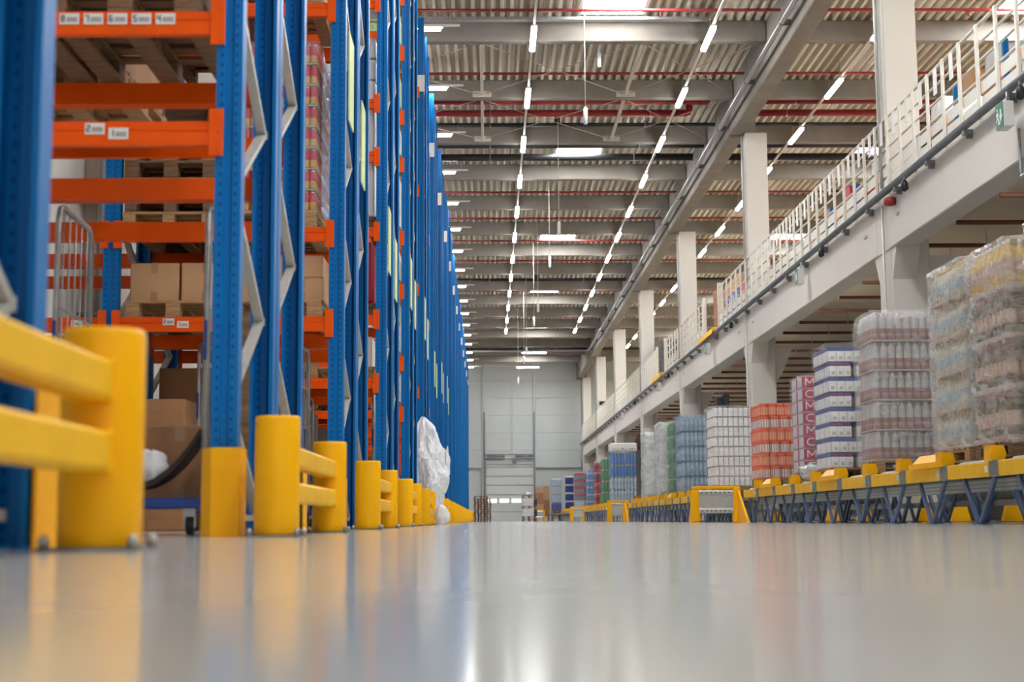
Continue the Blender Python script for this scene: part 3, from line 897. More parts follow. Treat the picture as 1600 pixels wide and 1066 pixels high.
for k in range(0, 17):
    F = row_front(k)
    barrier(F - 0.21, F + 2.04, 'yellow steel rack end barrier, %s from the camera' % ORD[k + 1] if k else 'yellow two-post barrier in front of the rack row with the roll cage')

# ------------------------------------------------------------------ pallets, boxes and loads
def pallet_parts(W, D, m, rng=None):
    """euro pallet, boards along X, base centre origin; returns list of (name, mesh, loc)"""
    out = []
    bw = 0.10
    key = (round(W, 2), round(D, 2), m)
    board = once(('pb',) + key, lambda: MB().box(-W / 2, -bw / 2, 0, W / 2, bw / 2, 0.022, c=0.003).mesh('board', m))
    strin = once(('ps',) + key, lambda: MB().box(-0.06, -D / 2, 0, 0.06, D / 2, 0.022, c=0.003).mesh('board', m))
    block = once(('pk',) + key, lambda: MB().box(-0.06, -0.07, 0, 0.06, 0.07, 0.078, c=0.004).mesh('block', m))
    nb = 5 if D < 0.9 else 7
    for x in (-W / 2 + 0.06, 0, W / 2 - 0.06):
        out.append(('board', strin, (x, 0, 0)))
        for y in (-D / 2 + 0.07, 0, D / 2 - 0.07):
            out.append(('block', block, (x, y, 0.022)))
    for i in range(nb):
        out.append(('board', board, (0, -D / 2 + bw / 2 + (D - bw) * i / (nb - 1), 0.122)))
    for x in (-W / 2 + 0.06, 0, W / 2 - 0.06):
        out.append(('board', strin, (x, 0, 0.100)))
    return out
def pallet_joined(W, D, m):
    def make():
        b = MB()
        for x in (-W / 2 + 0.06, 0, W / 2 - 0.06):
            b.box(x - 0.05, -D / 2, 0, x + 0.05, D / 2, 0.022)
            b.box(x - 0.05, -D / 2, 0.1, x + 0.05, D / 2, 0.122)
            for y in (-D / 2 + 0.07, 0, D / 2 - 0.07):
                b.box(x - 0.05, y - 0.07, 0.022, x + 0.05, y + 0.07, 0.1)
        for i in range(6):
            y = -D / 2 + 0.06 + (D - 0.12) * i / 5
            b.box(-W / 2, y - 0.055, 0.122, W / 2, y + 0.055, 0.144)
        return b.mesh('wooden_pallet', m)
    return once(('pj', round(W, 2), round(D, 2), m), make)
def pallet(x, y, z, W, D, label, m='wood', rz=0.0, detail=True, group=None):
    """a pallet that is a thing of its own"""
    if detail:
        t = thing('wooden_pallet', label, 'pallet', (x, y, z), rz, group)
        for n, me, l in pallet_parts(W, D, m):
            put(n, me, t, l)
        return t
    return tag(put('wooden_pallet', pallet_joined(W, D, m), None, (x, y, z), rz), label, 'pallet', group)
def carton_mesh(w, d, h, m='card', tape=True):
    def make():
        b = MB().box(-w / 2, -d / 2, 0, w / 2, d / 2, h, 0, c=min(0.008, h * 0.03))
        if tape:
            b.box(-0.03, -d / 2 - 0.001, h - 0.09, 0.03, -d / 2 + 0.001, h - 0.002, 1)
            b.box(-0.03, -d / 2 - 0.001, 0.004, 0.03, -d / 2 + 0.001, 0.08, 1)
            b.box(-0.03, -d / 2, h - 0.001, 0.03, d / 2, h + 0.001, 1)
            b.box(-w / 2 + 0.01, -d / 2 - 0.0008, h - 0.008, w / 2 - 0.01, -d / 2 + 0.001, h - 0.004, 1)
        return b.mesh('carton', [m, 'tape'])
    return once(('ct', round(w, 3), round(d, 3), round(h, 3), m, tape), make)
def carton(x, y, z, w, d, h, label, m='card', rz=0.0, group=None):
    return tag(put('cardboard_box', carton_mesh(w, d, h, m), None, (x, y, z), rz), label, 'box', group)

def film_shell(W, D, z0, z1, seed, mtl='film', amp=0.018, taper=0.0, inset=0.0, n=9, nz=16, top=True):
    """stretch-film skin around a W x D load centred on the origin, from z0 to z1"""
    b = MB()
    hw, hd = W / 2 + 0.012, D / 2 + 0.012
    loop = []
    for i in range(n): loop.append((-hw + 2 * hw * i / n, -hd))
    for i in range(n): loop.append((hw, -hd + 2 * hd * i / n))
    for i in range(n): loop.append((hw - 2 * hw * i / n, hd))
    for i in range(n): loop.append((-hw, hd - 2 * hd * i / n))
    N = len(loop)
    for k in range(nz + 1):
        f = k / nz
        for (x, y) in loop:
            z = z0 + (z1 - z0) * f
            d = noise.noise(Vector((x * 3.1 + seed * 7.3, y * 3.1 + seed, z * 2.6))) * amp + noise.noise(Vector((x * 9 + seed, y * 9, z * 11 + seed))) * amp * 0.5
            s = 1.0 - taper * max(0, f - 0.93) * 8
            r = 1 + (abs(d)) / max(0.25, math.hypot(x, y))
            b.v.append((x * r * s, y * r * s, z + d * 0.4))
    for k in range(nz):
        for i in range(N):
            j = (i + 1) % N
            b.face((k * N + i, k * N + j, (k + 1) * N + j, (k + 1) * N + i), 0, True)
    if top:
        c = len(b.v)
        b.v.append((0, 0, z1 + 0.01))
        for i in range(N):
            b.face((nz * N + i, nz * N + (i + 1) % N, c), 0, True)
    return b.mesh('stretch_film', mtl)

def jug_mesh(kind, r, h):
    """bottles, cans and canisters, origin at the base"""
    def make():
        b = MB()
        if kind == 'can':                        # printed can with bright rims
            b.lathe([(r * .9, 0), (r, h * .05), (r, h * .42), (r, h * .93), (r * .88, h * .98), (r * .85, h)], 12, [2, 1, 0, 2, 2])
        elif kind == 'bottle':
            b.lathe([(r * .9, 0), (r, h * .04), (r, h * .22), (r * 1.01, h * .23), (r * 1.01, h * .55), (r, h * .56), (r * .95, h * .66), (r * .5, h * .86), (r * .33, h * .9), (r * .38, h * .91), (r * .38, h)], 10, [0, 0, 0, 1, 0, 0, 0, 0, 2, 2])
        elif kind == 'tub':                      # lidded tub with a label in front
            b.lathe([(r * .92, 0), (r * .97, h * .06), (r, h * .80), (r * 1.06, h * .81), (r * 1.06, h * .97), (r * .98, h)], 14, [2, 0, 2, 2, 2])
            for a in (-.5, .0, .5):
                b.box(r * (a - .26), -r * (1.02 - .14 * abs(a) * 2), h * .1, r * (a + .26), -r * .7, h * .76, 1)
            b.box(-r * 1.03, -r * .45, h * .1, -r * .9, r * .45, h * .76, 1)
        elif kind == 'canister':                 # square-shouldered white canister
            b.box(-r * .88, -r * .88, 0, r * .88, r * .88, h * .9, 0, c=r * .16)
            b.lathe([(r * .8, h * .9), (r * .5, h * .94), (r * .34, h * .945), (r * .34, h)], 8, [0, 0, 1])
        elif kind == 'water':
            b.lathe([(r * .92, 0), (r, h * .04), (r, h * .3), (r * .96, h * .33), (r, h * .36), (r, h * .62), (r * .94, h * .7), (r * .4, h * .9), (r * .3, h * .92), (r * .3, h)], 9, [0, 0, 0, 0, 1, 0, 0, 0, 2])
        return b
    return make()
def items(root, name, me, W, D, z, nx, ny, dx=None):
    """a front row (camera side) and an aisle-side row of alike pieces around a load"""
    px, py = W / nx, D / ny
    for i in range(nx):
        put(name, me, root, (-W / 2 + px * (i + .5), -D / 2 + py * .5, z))
    for j in range(1, ny):
        put(name, me, root, (-W / 2 + px * .5, -D / 2 + py * (j + .5), z))

# ---- rack contents: {row}: what the photograph shows in the gaps
def lvl(k, z):
    return z + 0.055
def in_rack(k, xr, w):                       # centre x of a load whose right edge is xr
    return xr - w / 2
# row 0, level 2.48: two loaded pallets seen from below, level 1.93: an empty pallet and a short one
F0 = row_front(0)
def box_stack(k, x, z, W, D, rows, label, m='card2', n=2, y=None):
    F = row_front(k)
    y = (F + 0.62) if y is None else y
    h = 0.0
    for r, hh in enumerate(rows):
        for i in range(n):
            w = W / n
            carton(x - W / 2 + w * (i + .5), y, z + h, w - 0.012, D - 0.02, hh - 0.004, label % (ORD[r], ORD[i]), m)
        h += hh
pallet(-1.82, F0 + 0.64, 2.586, 0.78, 1.24, 'weathered wooden pallet on upper beam of the nearest full rack row, right', 'wood_dark')
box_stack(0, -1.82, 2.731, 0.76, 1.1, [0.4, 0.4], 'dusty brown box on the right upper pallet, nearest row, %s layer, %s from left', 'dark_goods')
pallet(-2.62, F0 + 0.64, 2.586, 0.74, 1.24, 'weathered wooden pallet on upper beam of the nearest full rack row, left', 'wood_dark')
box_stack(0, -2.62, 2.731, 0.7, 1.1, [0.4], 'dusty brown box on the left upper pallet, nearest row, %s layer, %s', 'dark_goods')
pallet(-2.52, F0 + 1.9, 2.586, 0.8, 1.2, 'pale wooden pallet in the rear half of the nearest full row', 'wood')
box_stack(0, -2.52, 2.731, 0.78, 1.1, [0.45], 'brown box in the rear half, nearest row, %s layer, %s from left', 'card2', y=F0 + 1.9)

# row 1: cans, boxes, stack of empty pallets
F1 = row_front(1)
def canned_load(x, y, z):
    t = thing('canned_goods_pallet', 'tall pallet of red and gold cans with loose film, on the second full rack row', 'pallet load', (x, y, z))
    for n, me, l in pallet_parts(0.8, 1.15, 'wood'):
        put(n, me, t, l)
    me = jug_mesh('can', 0.0275, 0.168).mesh('can', ['red_label', 'gold', 'can_steel'])
    trayme = MB().box(-0.4, -0.55, 0, 0.4, 0.55, 0.012).mesh('tray', 'tray')
    for q in range(8):
        z0 = 0.146 + q * 0.184
        put('tray', trayme, t, (0, 0, z0))
        for i in range(14):
            put('can', me, t, (-0.367 + 0.0565 * i, -0.52, z0 + 0.012))
        for j in range(1, 19):
            put('can', me, t, (0.367, -0.52 + 0.0575 * j, z0 + 0.012))
    put('inner_packs', MB().box(-0.38, -0.48, 0.16, 0.33, 0.52, 1.6).mesh('inner_packs', 'red_label'), t)
    f = MB()
    for k in range(13):
        for i in range(7):
            a, c = k / 12, i / 6
            f.v.append((0.42 + 0.05 * math.sin(a * 9 + c * 4) * c + 0.10 * c * (1 - a) + 0.02, -0.5 + 0.9 * c, 0.1 + 1.5 * a))
    for k in range(12):
        for i in range(6):
            f.face((k * 7 + i, k * 7 + i + 1, (k + 1) * 7 + i + 1, (k + 1) * 7 + i), 0, True)
    put('loose_film', f.mesh('loose_film', 'film_loose'), t)
    put('stretch_film', film_shell(0.8, 1.12, 0.2, 1.63, 3, 'film_light', 0.012), t)
canned_load(-1.85, F1 + 0.62, 2.535)
for i in range(5):
    pallet(-2.69 + 0.01 * (i % 2), F1 + 0.64, 2.536 + 0.147 * i, 0.78, 1.2, 'empty wooden pallet in the stack of five beside the red cans, %s from bottom' % ORD[i], 'wood_dark' if i % 2 else 'wood', detail=i > 1)
pallet(-2.64, F1 + 0.62, 1.775, 0.8, 1.15, 'wooden pallet under the two square brown boxes', 'wood')
for i, x in enumerate((-2.81, -2.38)):
    carton(x, F1 + 0.36, 1.921, 0.41, 0.5, 0.33, 'square brown cardboard box with tape, %s on the lower beam' % ('left' if i == 0 else 'right'))
    carton(x, F1 + 0.90, 1.921, 0.41, 0.5, 0.33, 'square brown cardboard box behind the %s front box' % ('left' if i == 0 else 'right'))
pallet(-1.80, F1 + 0.62, 1.775, 0.8, 1.15, 'wooden pallet under the two-high brown boxes at the rack end', 'wood')
for i, (x, h, z) in enumerate(((-1.57, 0.2, 1.921), (-1.58, 0.19, 2.123), (-1.965, 0.36, 1.921))):
    carton(x, F1 + 0.36, z, 0.38 if i < 2 else 0.4, 0.5, h, ['lower wide brown box at the end of the second full rack row', 'upper wide brown box at the end of the second full rack row', 'tall brown box behind the blue upright of the second full row'][i])
pallet(-1.82, F1 + 0.62, 4.495, 0.8, 1.15, 'wooden pallet high on the second full rack row above the cans', 'wood')
box_stack(1, -1.82, 4.641, 0.76, 1.1, [0.5], 'brown box high above the red cans, %s layer, %s from left', 'card')
pallet(-1.85, F1 + 1.92, 2.535, 0.8, 1.15, 'wooden pallet in the rear half of the second full row', 'wood_dark')
box_stack(1, -1.85, 2.68, 0.78, 1.1, [0.35, 0.3], 'pale brown box in the rear half, second row, %s layer, %s', 'card', y=F1 + 1.92)

for ri, (k, yy) in enumerate(((1, 1.92), (2, 0.62), (2, 1.92), (3, 0.62))):
    Fk = row_front(k)
    for li, (z, h) in enumerate(((0.0, 1.35), (1.80 if k == 1 else 1.78, 0.42), (2.56, 0.75), (3.62, 0.6), (4.52, 0.5))):
        if k == 1 and li == 3: continue
        h = 1.5 if (k, li) == (1, 2) else h
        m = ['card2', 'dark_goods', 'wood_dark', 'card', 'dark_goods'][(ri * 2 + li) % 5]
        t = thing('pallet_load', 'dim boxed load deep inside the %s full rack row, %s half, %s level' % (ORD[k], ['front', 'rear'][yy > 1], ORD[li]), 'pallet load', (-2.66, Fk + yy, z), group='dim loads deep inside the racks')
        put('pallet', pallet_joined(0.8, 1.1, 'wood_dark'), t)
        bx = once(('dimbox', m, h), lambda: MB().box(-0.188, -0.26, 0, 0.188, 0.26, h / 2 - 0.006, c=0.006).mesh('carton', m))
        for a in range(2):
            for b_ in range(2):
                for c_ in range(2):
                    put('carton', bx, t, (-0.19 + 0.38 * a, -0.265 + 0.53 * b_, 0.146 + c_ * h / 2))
# row 2: appliances, white bundles, red container
F2 = row_front(2)
def washer(x, y, z, h, label):
    t = thing('washing_machine', label, 'appliance', (x, y, z))
    put('cabinet', once(('wm', h), lambda: MB().box(-0.3, -0.28, 0, 0.3, 0.28, h, c=0.015).mesh('cabinet', 'white')), t)
    put('door_ring', once('wmr', lambda: MB().tube([(0, -0.295, 0), (0, -0.278, 0)], 0.19, 24).mesh('door_ring', 'galv')), t, (0, 0, h * 0.5))
    put('door_glass', once('wmg', lambda: MB().tube([(0, -0.31, 0), (0, -0.29, 0)], 0.14, 24).mesh('door_glass', 'porthole')), t, (0, 0, h * 0.5))
    put('control_panel', once('wmc', lambda: MB().box(-0.28, -0.29, 0, 0.28, -0.275, 0.09, c=0.004).mesh('control_panel', 'label')), t, (0, 0, h - 0.11))
pallet(-1.74, F2 + 0.68, 3.577, 0.8, 1.15, 'wooden pallet under the white washing machine', 'wood_dark', detail=False)
washer(-1.66, F2 + 0.36, 3.72, 0.68, 'lower white washing machine in the gap of the third full rack row')
washer(-1.66, F2 + 0.36, 4.51, 0.57, 'upper white washing machine in the gap of the third full rack row')
pallet(-1.74, F2 + 0.68, 2.517, 0.8, 1.15, 'wooden pallet under the tall red container', 'wood_dark', detail=False)
rc = thing('plastic_container', 'tall dark red plastic container on the third full rack row', 'container', (-1.66, F2 + 0.46, 2.662))
put('body', MB().box(-0.3, -0.3, 0, 0.3, 0.3, 0.76, c=0.04).mesh('body', 'red_goods'), rc)
for z in (0.2, 0.42, 0.64):
    put('hand_slot', once('slot', lambda: MB().box(-0.02, -0.312, -0.03, 0.1, -0.295, 0.03, c=0.008).mesh('hand_slot', 'black')), rc, (0.1, 0, z))
for i, z in enumerate((5.16, 5.43, 5.70, 6.42, 6.7)):
    s = tag(put('wrapped_bundle', once('bundle', lambda: film_shell(0.62, 0.6, 0.0, 0.25, 5, 'bag', 0.03, nz=5).copy()), None, (-1.68, F2 + 0.44, z)),
            'white wrapped bundle high on the third full rack row, %s from bottom' % ORD[i], 'bundle')
pallet(-1.74, F2 + 0.68, 1.757, 0.8, 1.15, 'wooden pallet low on the third full rack row', 'wood', detail=False)
carton(-1.6, F2 + 0.35, 1.9, 0.44, 0.5, 0.36, 'pale box low on the third full rack row', 'label')
# row 3: pale green packs, white sacks
F3 = row_front(3)
for i, (z, h, m) in enumerate(((3.655, 0.5, 'label'), (4.5, 0.86, 'label'), (5.66, 0.5, 'label'), (6.42, 0.6, 'pale_green'), (7.46, 0.55, 'pale_green'), (8.36, 0.7, 'pale_green'))):
    t = thing('pallet_load', '%s packs on the fourth full rack row, %s level with packs' % ('white' if m == 'label' else 'pale green', ORD[i]), 'pallet load', (-1.75, F3 + 0.58, z))
    put('pallet', pallet_joined(0.8, 0.9, 'wood'), t)
    for q in range(3):
        put('pack', once(('pk3', h, m), lambda: MB().box(-0.37, -0.42, 0.0, 0.37, 0.42, h / 3 - 0.01, c=0.015).mesh('pack', m)), t, (0, 0, 0.15 + q * h / 3))
for i, (z, h) in enumerate(((1.755, 0.5), (2.535, 0.8))):
    t = thing('pallet_load', ['grey white wrapped load low on the fourth full rack row', 'grey white wrapped load second from floor on the fourth full rack row'][i], 'pallet load', (-1.75, F3 + 0.58, z))
    put('pallet', pallet_joined(0.8, 0.9, 'wood'), t)
    put('goods', MB().box(-0.37, -0.42, 0.15, 0.37, 0.42, 0.15 + h, c=0.02).mesh('goods', 'label'), t)
    put('stretch_film', film_shell(0.76, 0.86, 0.15, 0.16 + h, i, 'film_blue'), t)
# the rows beyond: closed loads seen edge-on between the uprights
rng = random.Random(4)
for k in range(4, 12):
    F = row_front(k)
    for li, lv in enumerate(FAR_LEVELS[:4]):
        m = rng.choice(['card', 'card2', 'label', 'tray', 'cola'])
        t = thing('pallet_load', 'wrapped load in the %s blue rack row, %s level' % (ORD[k + 1], ORD[li]), 'pallet load', (-1.75, F + 0.62, lv + 0.056), group='loads in the far rack rows')
        put('pallet', pallet_joined(0.8, 1.15, 'wood'), t)
        hh = 0.5 if li == 0 else 1.2
        put('goods', once(('fg', m, hh), lambda: MB().box(-0.38, -0.55, 0.146, 0.38, 0.55, 0.15 + hh, c=0.02).mesh('goods', m)), t)

# ------------------------------------------------------------------ roll cages standing inside and between the racks
def roll_cage(x, y, rz, label, W=0.86, D=0.80, H=1.82):
    t = thing('roll_cage', label, 'roll cage', (x, y, 0), rz)
    put('base', once('cbase', lambda: MB().box(-W / 2, -D / 2, 0.145, W / 2, D / 2, 0.20, c=0.008).mesh('base', 'cage_blue')), t)
    for sx in (-1, 1):
        xx = sx * (W / 2 - 0.02)
        put('side_frame', once(('cside', H), lambda: MB().tube([(0, -D / 2 + .02, 0.2), (0, -D / 2 + .02, H - 0.08), (0, -D / 2 + .05, H - 0.02), (0, -D / 2 + .1, H), (0, D / 2 - .1, H), (0, D / 2 - .05, H - 0.02), (0, D / 2 - .02, H - 0.08), (0, D / 2 - .02, 0.2)], 0.017, 8, up=(1, 0, 0)).mesh('side_frame', 'galv')), t, (xx, 0, 0))
        for i in range(1, 6):
            put('side_wire', once(('cwire', H), lambda: MB().tube([(0, 0, 0.2), (0, 0, H - 0.01)], 0.005, 5).mesh('side_wire', 'galv')), t, (xx, -D / 2 + D * i / 6, 0))
        for z in (0.55, 0.9, 1.25):
            put('side_wire', once('cwireh', lambda: MB().tube([(0, -D / 2 + .02, 0), (0, D / 2 - .02, 0)], 0.006, 5).mesh('side_wire', 'galv')), t, (xx, 0, z))
        put('strap_buckle', once('cbuck', lambda: MB().box(-0.008, -0.012, 0, 0.008, 0.012, 0.22, c=0.004).mesh('strap_buckle', 'cage_blue')), t, (xx, -D / 2 - 0.01, 0.95))
    for sx in (-1, 1):
        for sy in (-1, 1):
            c = put('caster', once('cast', lambda: MB().tube([(-0.018, 0, 0.055), (0.018, 0, 0.055)], 0.055, 14).mesh('caster', 'rubber')), t, (sx * (W / 2 - 0.1), sy * (D / 2 - 0.09), 0))
            put('fork', once('cfork', lambda: MB().box(-0.03, -0.03, 0.10, 0.03, 0.03, 0.146).box(-0.03, -0.02, 0.04, -0.021, 0.02, 0.12).box(0.021, -0.02, 0.04, 0.03, 0.02, 0.12).mesh('fork', 'galv')), c)
    return t
roll_cage(-1.965, 8.42, 0.03, 'silver wire roll cage with blue base inside the nearest full rack row')
roll_cage(-2.05, F1 + 0.75, -0.04, 'silver wire roll cage on the floor of the second full rack row', H=1.6)
roll_cage(-1.79, F2 + 0.75, 0.0, 'silver wire roll cage on the floor of the third full rack row', H=1.58)
carton(-1.78, 8.62, 0.201, 0.40, 0.3, 0.42, 'brown box standing upright inside the nearest roll cage', 'card2', 0.1)
carton(-2.14, 8.60, 0.201, 0.30, 0.3, 0.34, 'smaller brown box inside the nearest roll cage', 'card', -0.05)
def crumple(name, c, r, seed, m, amp=0.35, n=22, flat=0.0):
    b = MB()
    nu, nv = n, n // 2 + 2
    for j in range(nv + 1):
        th = math.pi * j / nv
        for i in range(nu):
            ph = 2 * math.pi * i / nu
            d = Vector((math.sin(th) * math.cos(ph), math.sin(th) * math.sin(ph), math.cos(th)))
            k = 1 + amp * noise.noise(d * 1.7 + Vector((seed, 0, 0))) + amp * 0.55 * abs(noise.noise(d * 5 + Vector((0, seed, 0))))
            z = max(-1 + flat, d.z * k)
            b.v.append((c[0] + r[0] * d.x * k, c[1] + r[1] * d.y * k, c[2] + r[2] * z))
    for j in range(nv):
        for i in range(nu):
            a = (i + 1) % nu
            b.face((j * nu + i, (j + 1) * nu + i, (j + 1) * nu + a, j * nu + a), 0, True)
    return b.mesh(name, m)
tag(put('plastic_bag', crumple('plastic_bag', (0, 0, 0.1), (0.09, 0.1, 0.1), 2.0, 'bag', flat=0.1), None, (-1.86, 8.18, 0.27)), 'small white crumpled bag in the nearest roll cage', 'bag')
mt = MB()
for i in range(7):
    a = i / 6
    mt.v += [(-0.20 + 0.36 * a, -0.16, 0.03 + 0.30 * a * a + 0.01), (-0.20 + 0.36 * a, 0.12, 0.05 + 0.30 * a * a)]
    mt.v += [(-0.20 + 0.36 * a, -0.16, 0.075 + 0.30 * a * a), (-0.20 + 0.36 * a, 0.12, 0.10 + 0.30 * a * a)]
for i in range(6):
    q = i * 4
    mt.face((q, q + 1, q + 5, q + 4), 0, True); mt.face((q + 2, q + 6, q + 7, q + 3), 0, True)
    mt.face((q, q + 4, q + 6, q + 2), 0); mt.face((q + 1, q + 3, q + 7, q + 5), 0)
mt.face((0, 2, 3, 1)); mt.face((24, 25, 27, 26))
tag(put('folded_mat', mt.mesh('folded_mat', 'brown_bag'), None, (-1.74, 8.25, 0.201)), 'dark brown curled mat in the nearest roll cage', 'mat')
tag(put('plastic_bag', crumple('plastic_bag', (0, 0, 0.2), (0.28, 0.25, 0.22), 5.0, 'bag', flat=0.08), None, (-2.0, F1 + 0.75, 0.2)), 'white crumpled bag in the second roll cage', 'bag')
tag(put('plastic_bag', crumple('plastic_bag', (0, 0, 0.2), (0.26, 0.25, 0.24), 7.0, 'bag', flat=0.08), None, (-1.79, F2 + 0.75, 0.2)), 'white crumpled bag in the third roll cage', 'bag')
carton(-2.57, 8.5, 0.0, 0.3, 0.5, 0.6, 'brown box on the floor left of the nearest roll cage', 'card', 0.0)
carton(-2.57, 8.5, 0.604, 0.28, 0.4, 0.3, 'small brown box on top of the floor box left of the roll cage', 'card2', 0.1)
carton(-2.79, F1 + 0.5, 0.0, 0.5, 0.7, 1.1, 'tall brown carton on the floor of the second full rack row', 'card2')
carton(-1.75, F2 + 1.9, 0.0, 0.5, 0.5, 0.9, 'tall brown carton on the floor at the back of the third full row', 'card2')
tag(put('timber_board', MB().box(-0.06, -0.015, 0, 0.06, 0.015, 1.1).mesh('timber_board', 'wood'), None, (-1.42, 8.66, 0.20), 0.2), 'upright pale timber board behind the front blue upright', 'board')
# downpipe on the left wall
dp = thing('downpipe', 'grey vertical downpipe on the pale left wall behind the racks', 'pipe', (-4.9, 18.6, 0))
put('pipe_run', MB().tube([(0, 0, 0), (0, 0, 10.4)], 0.07, 12).mesh('pipe_run', 'galv'), dp)
for z in (1.2, 2.7, 4.2):
    put('clamp', once('dpcl', lambda: MB().box(-0.29, -0.09, -0.02, 0.08, 0.09, 0.02).mesh('clamp', 'galv_dark')), dp, (0, 0, z))
tag(put('wall_pilaster', MB().box(-5.2, 18.75, 0, -5.02, 19.15, 10.4, c=0.01).mesh('wall_pilaster', 'tray')), 'brownish pilaster on the left wall behind the downpipe', 'pilaster')

# big white plastic bag hung on the rack end, a scrap beside it and one on the floor
bagm = MB()
nu, nv = 72, 70
prof = [(0, .24), (.25, .25), (.5, .25), (.8, .29), (1.05, .28), (1.3, .25), (1.5, .22), (1.7, .16), (1.82, .09), (1.9, .03)]
def prof_r(z):
    for (za, ra), (zb, rb) in zip(prof, prof[1:]):
        if z <= zb:
            return ra + (rb - ra) * (z - za) / (zb - za)
    return prof[-1][1]
for j in range(nv + 1):
    z = 1.9 * j / nv
    r0 = prof_r(z) * 0.98
    cx = -0.10 * max(0, z - 1.0) - 0.05
    for i in range(nu):
        ph = 2 * math.pi * i / nu
        d = Vector((math.cos(ph), math.sin(ph), z * 1.6))
        k = 0.92 + 0.5 * noise.noise(d * 1.5 + Vector((3, 1, 0))) + 0.34 * (0.4 - abs(noise.noise(Vector((d.x, d.y, d.z * 0.6)) * 2.4 + Vector((8, 2, 0))))) + 0.16 * (0.4 - abs(noise.noise(d * 4.5 + Vector((1, 5, 2))))) + 0.06 * noise.noise(d * 10)
        bagm.v.append((cx + r0 * k * math.cos(ph), r0 * 1.2 * k * math.sin(ph), z + 0.03 * noise.noise(d * 6)))
for j in range(nv):
    for i in range(nu):
        q = (i + 1) % nu
        bagm.face((j * nu + i, (j + 1) * nu + i, (j + 1) * nu + q, j * nu + q), 0, False)
bagm.face(range(nu)); bagm.face([nv * nu + i for i in range(nu)])
tag(put('plastic_bag', bagm.mesh('plastic_bag', 'bag'), None, (-1.02, 26.2, 0.0)), 'big white crumpled plastic bag standing against the rack ends behind the yellow barriers', 'bag')
tag(put('plastic_scrap', crumple('plastic_scrap', (0, 0, 0), (0.09, 0.10, 0.36), 11.0, 'bag', 0.7), None, (-1.14, 40.3, 1.62)), 'thin white plastic scrap caught on the rack right of the big bag', 'scrap')
tag(put('plastic_scrap', crumple('plastic_scrap', (0, 0, 0.15), (0.11, 0.12, 0.15), 13.0, 'bag', 0.4, flat=0.1), None, (-0.72, 22.9, 0.0)), 'crumpled white plastic on the floor beside the yellow barriers', 'scrap')

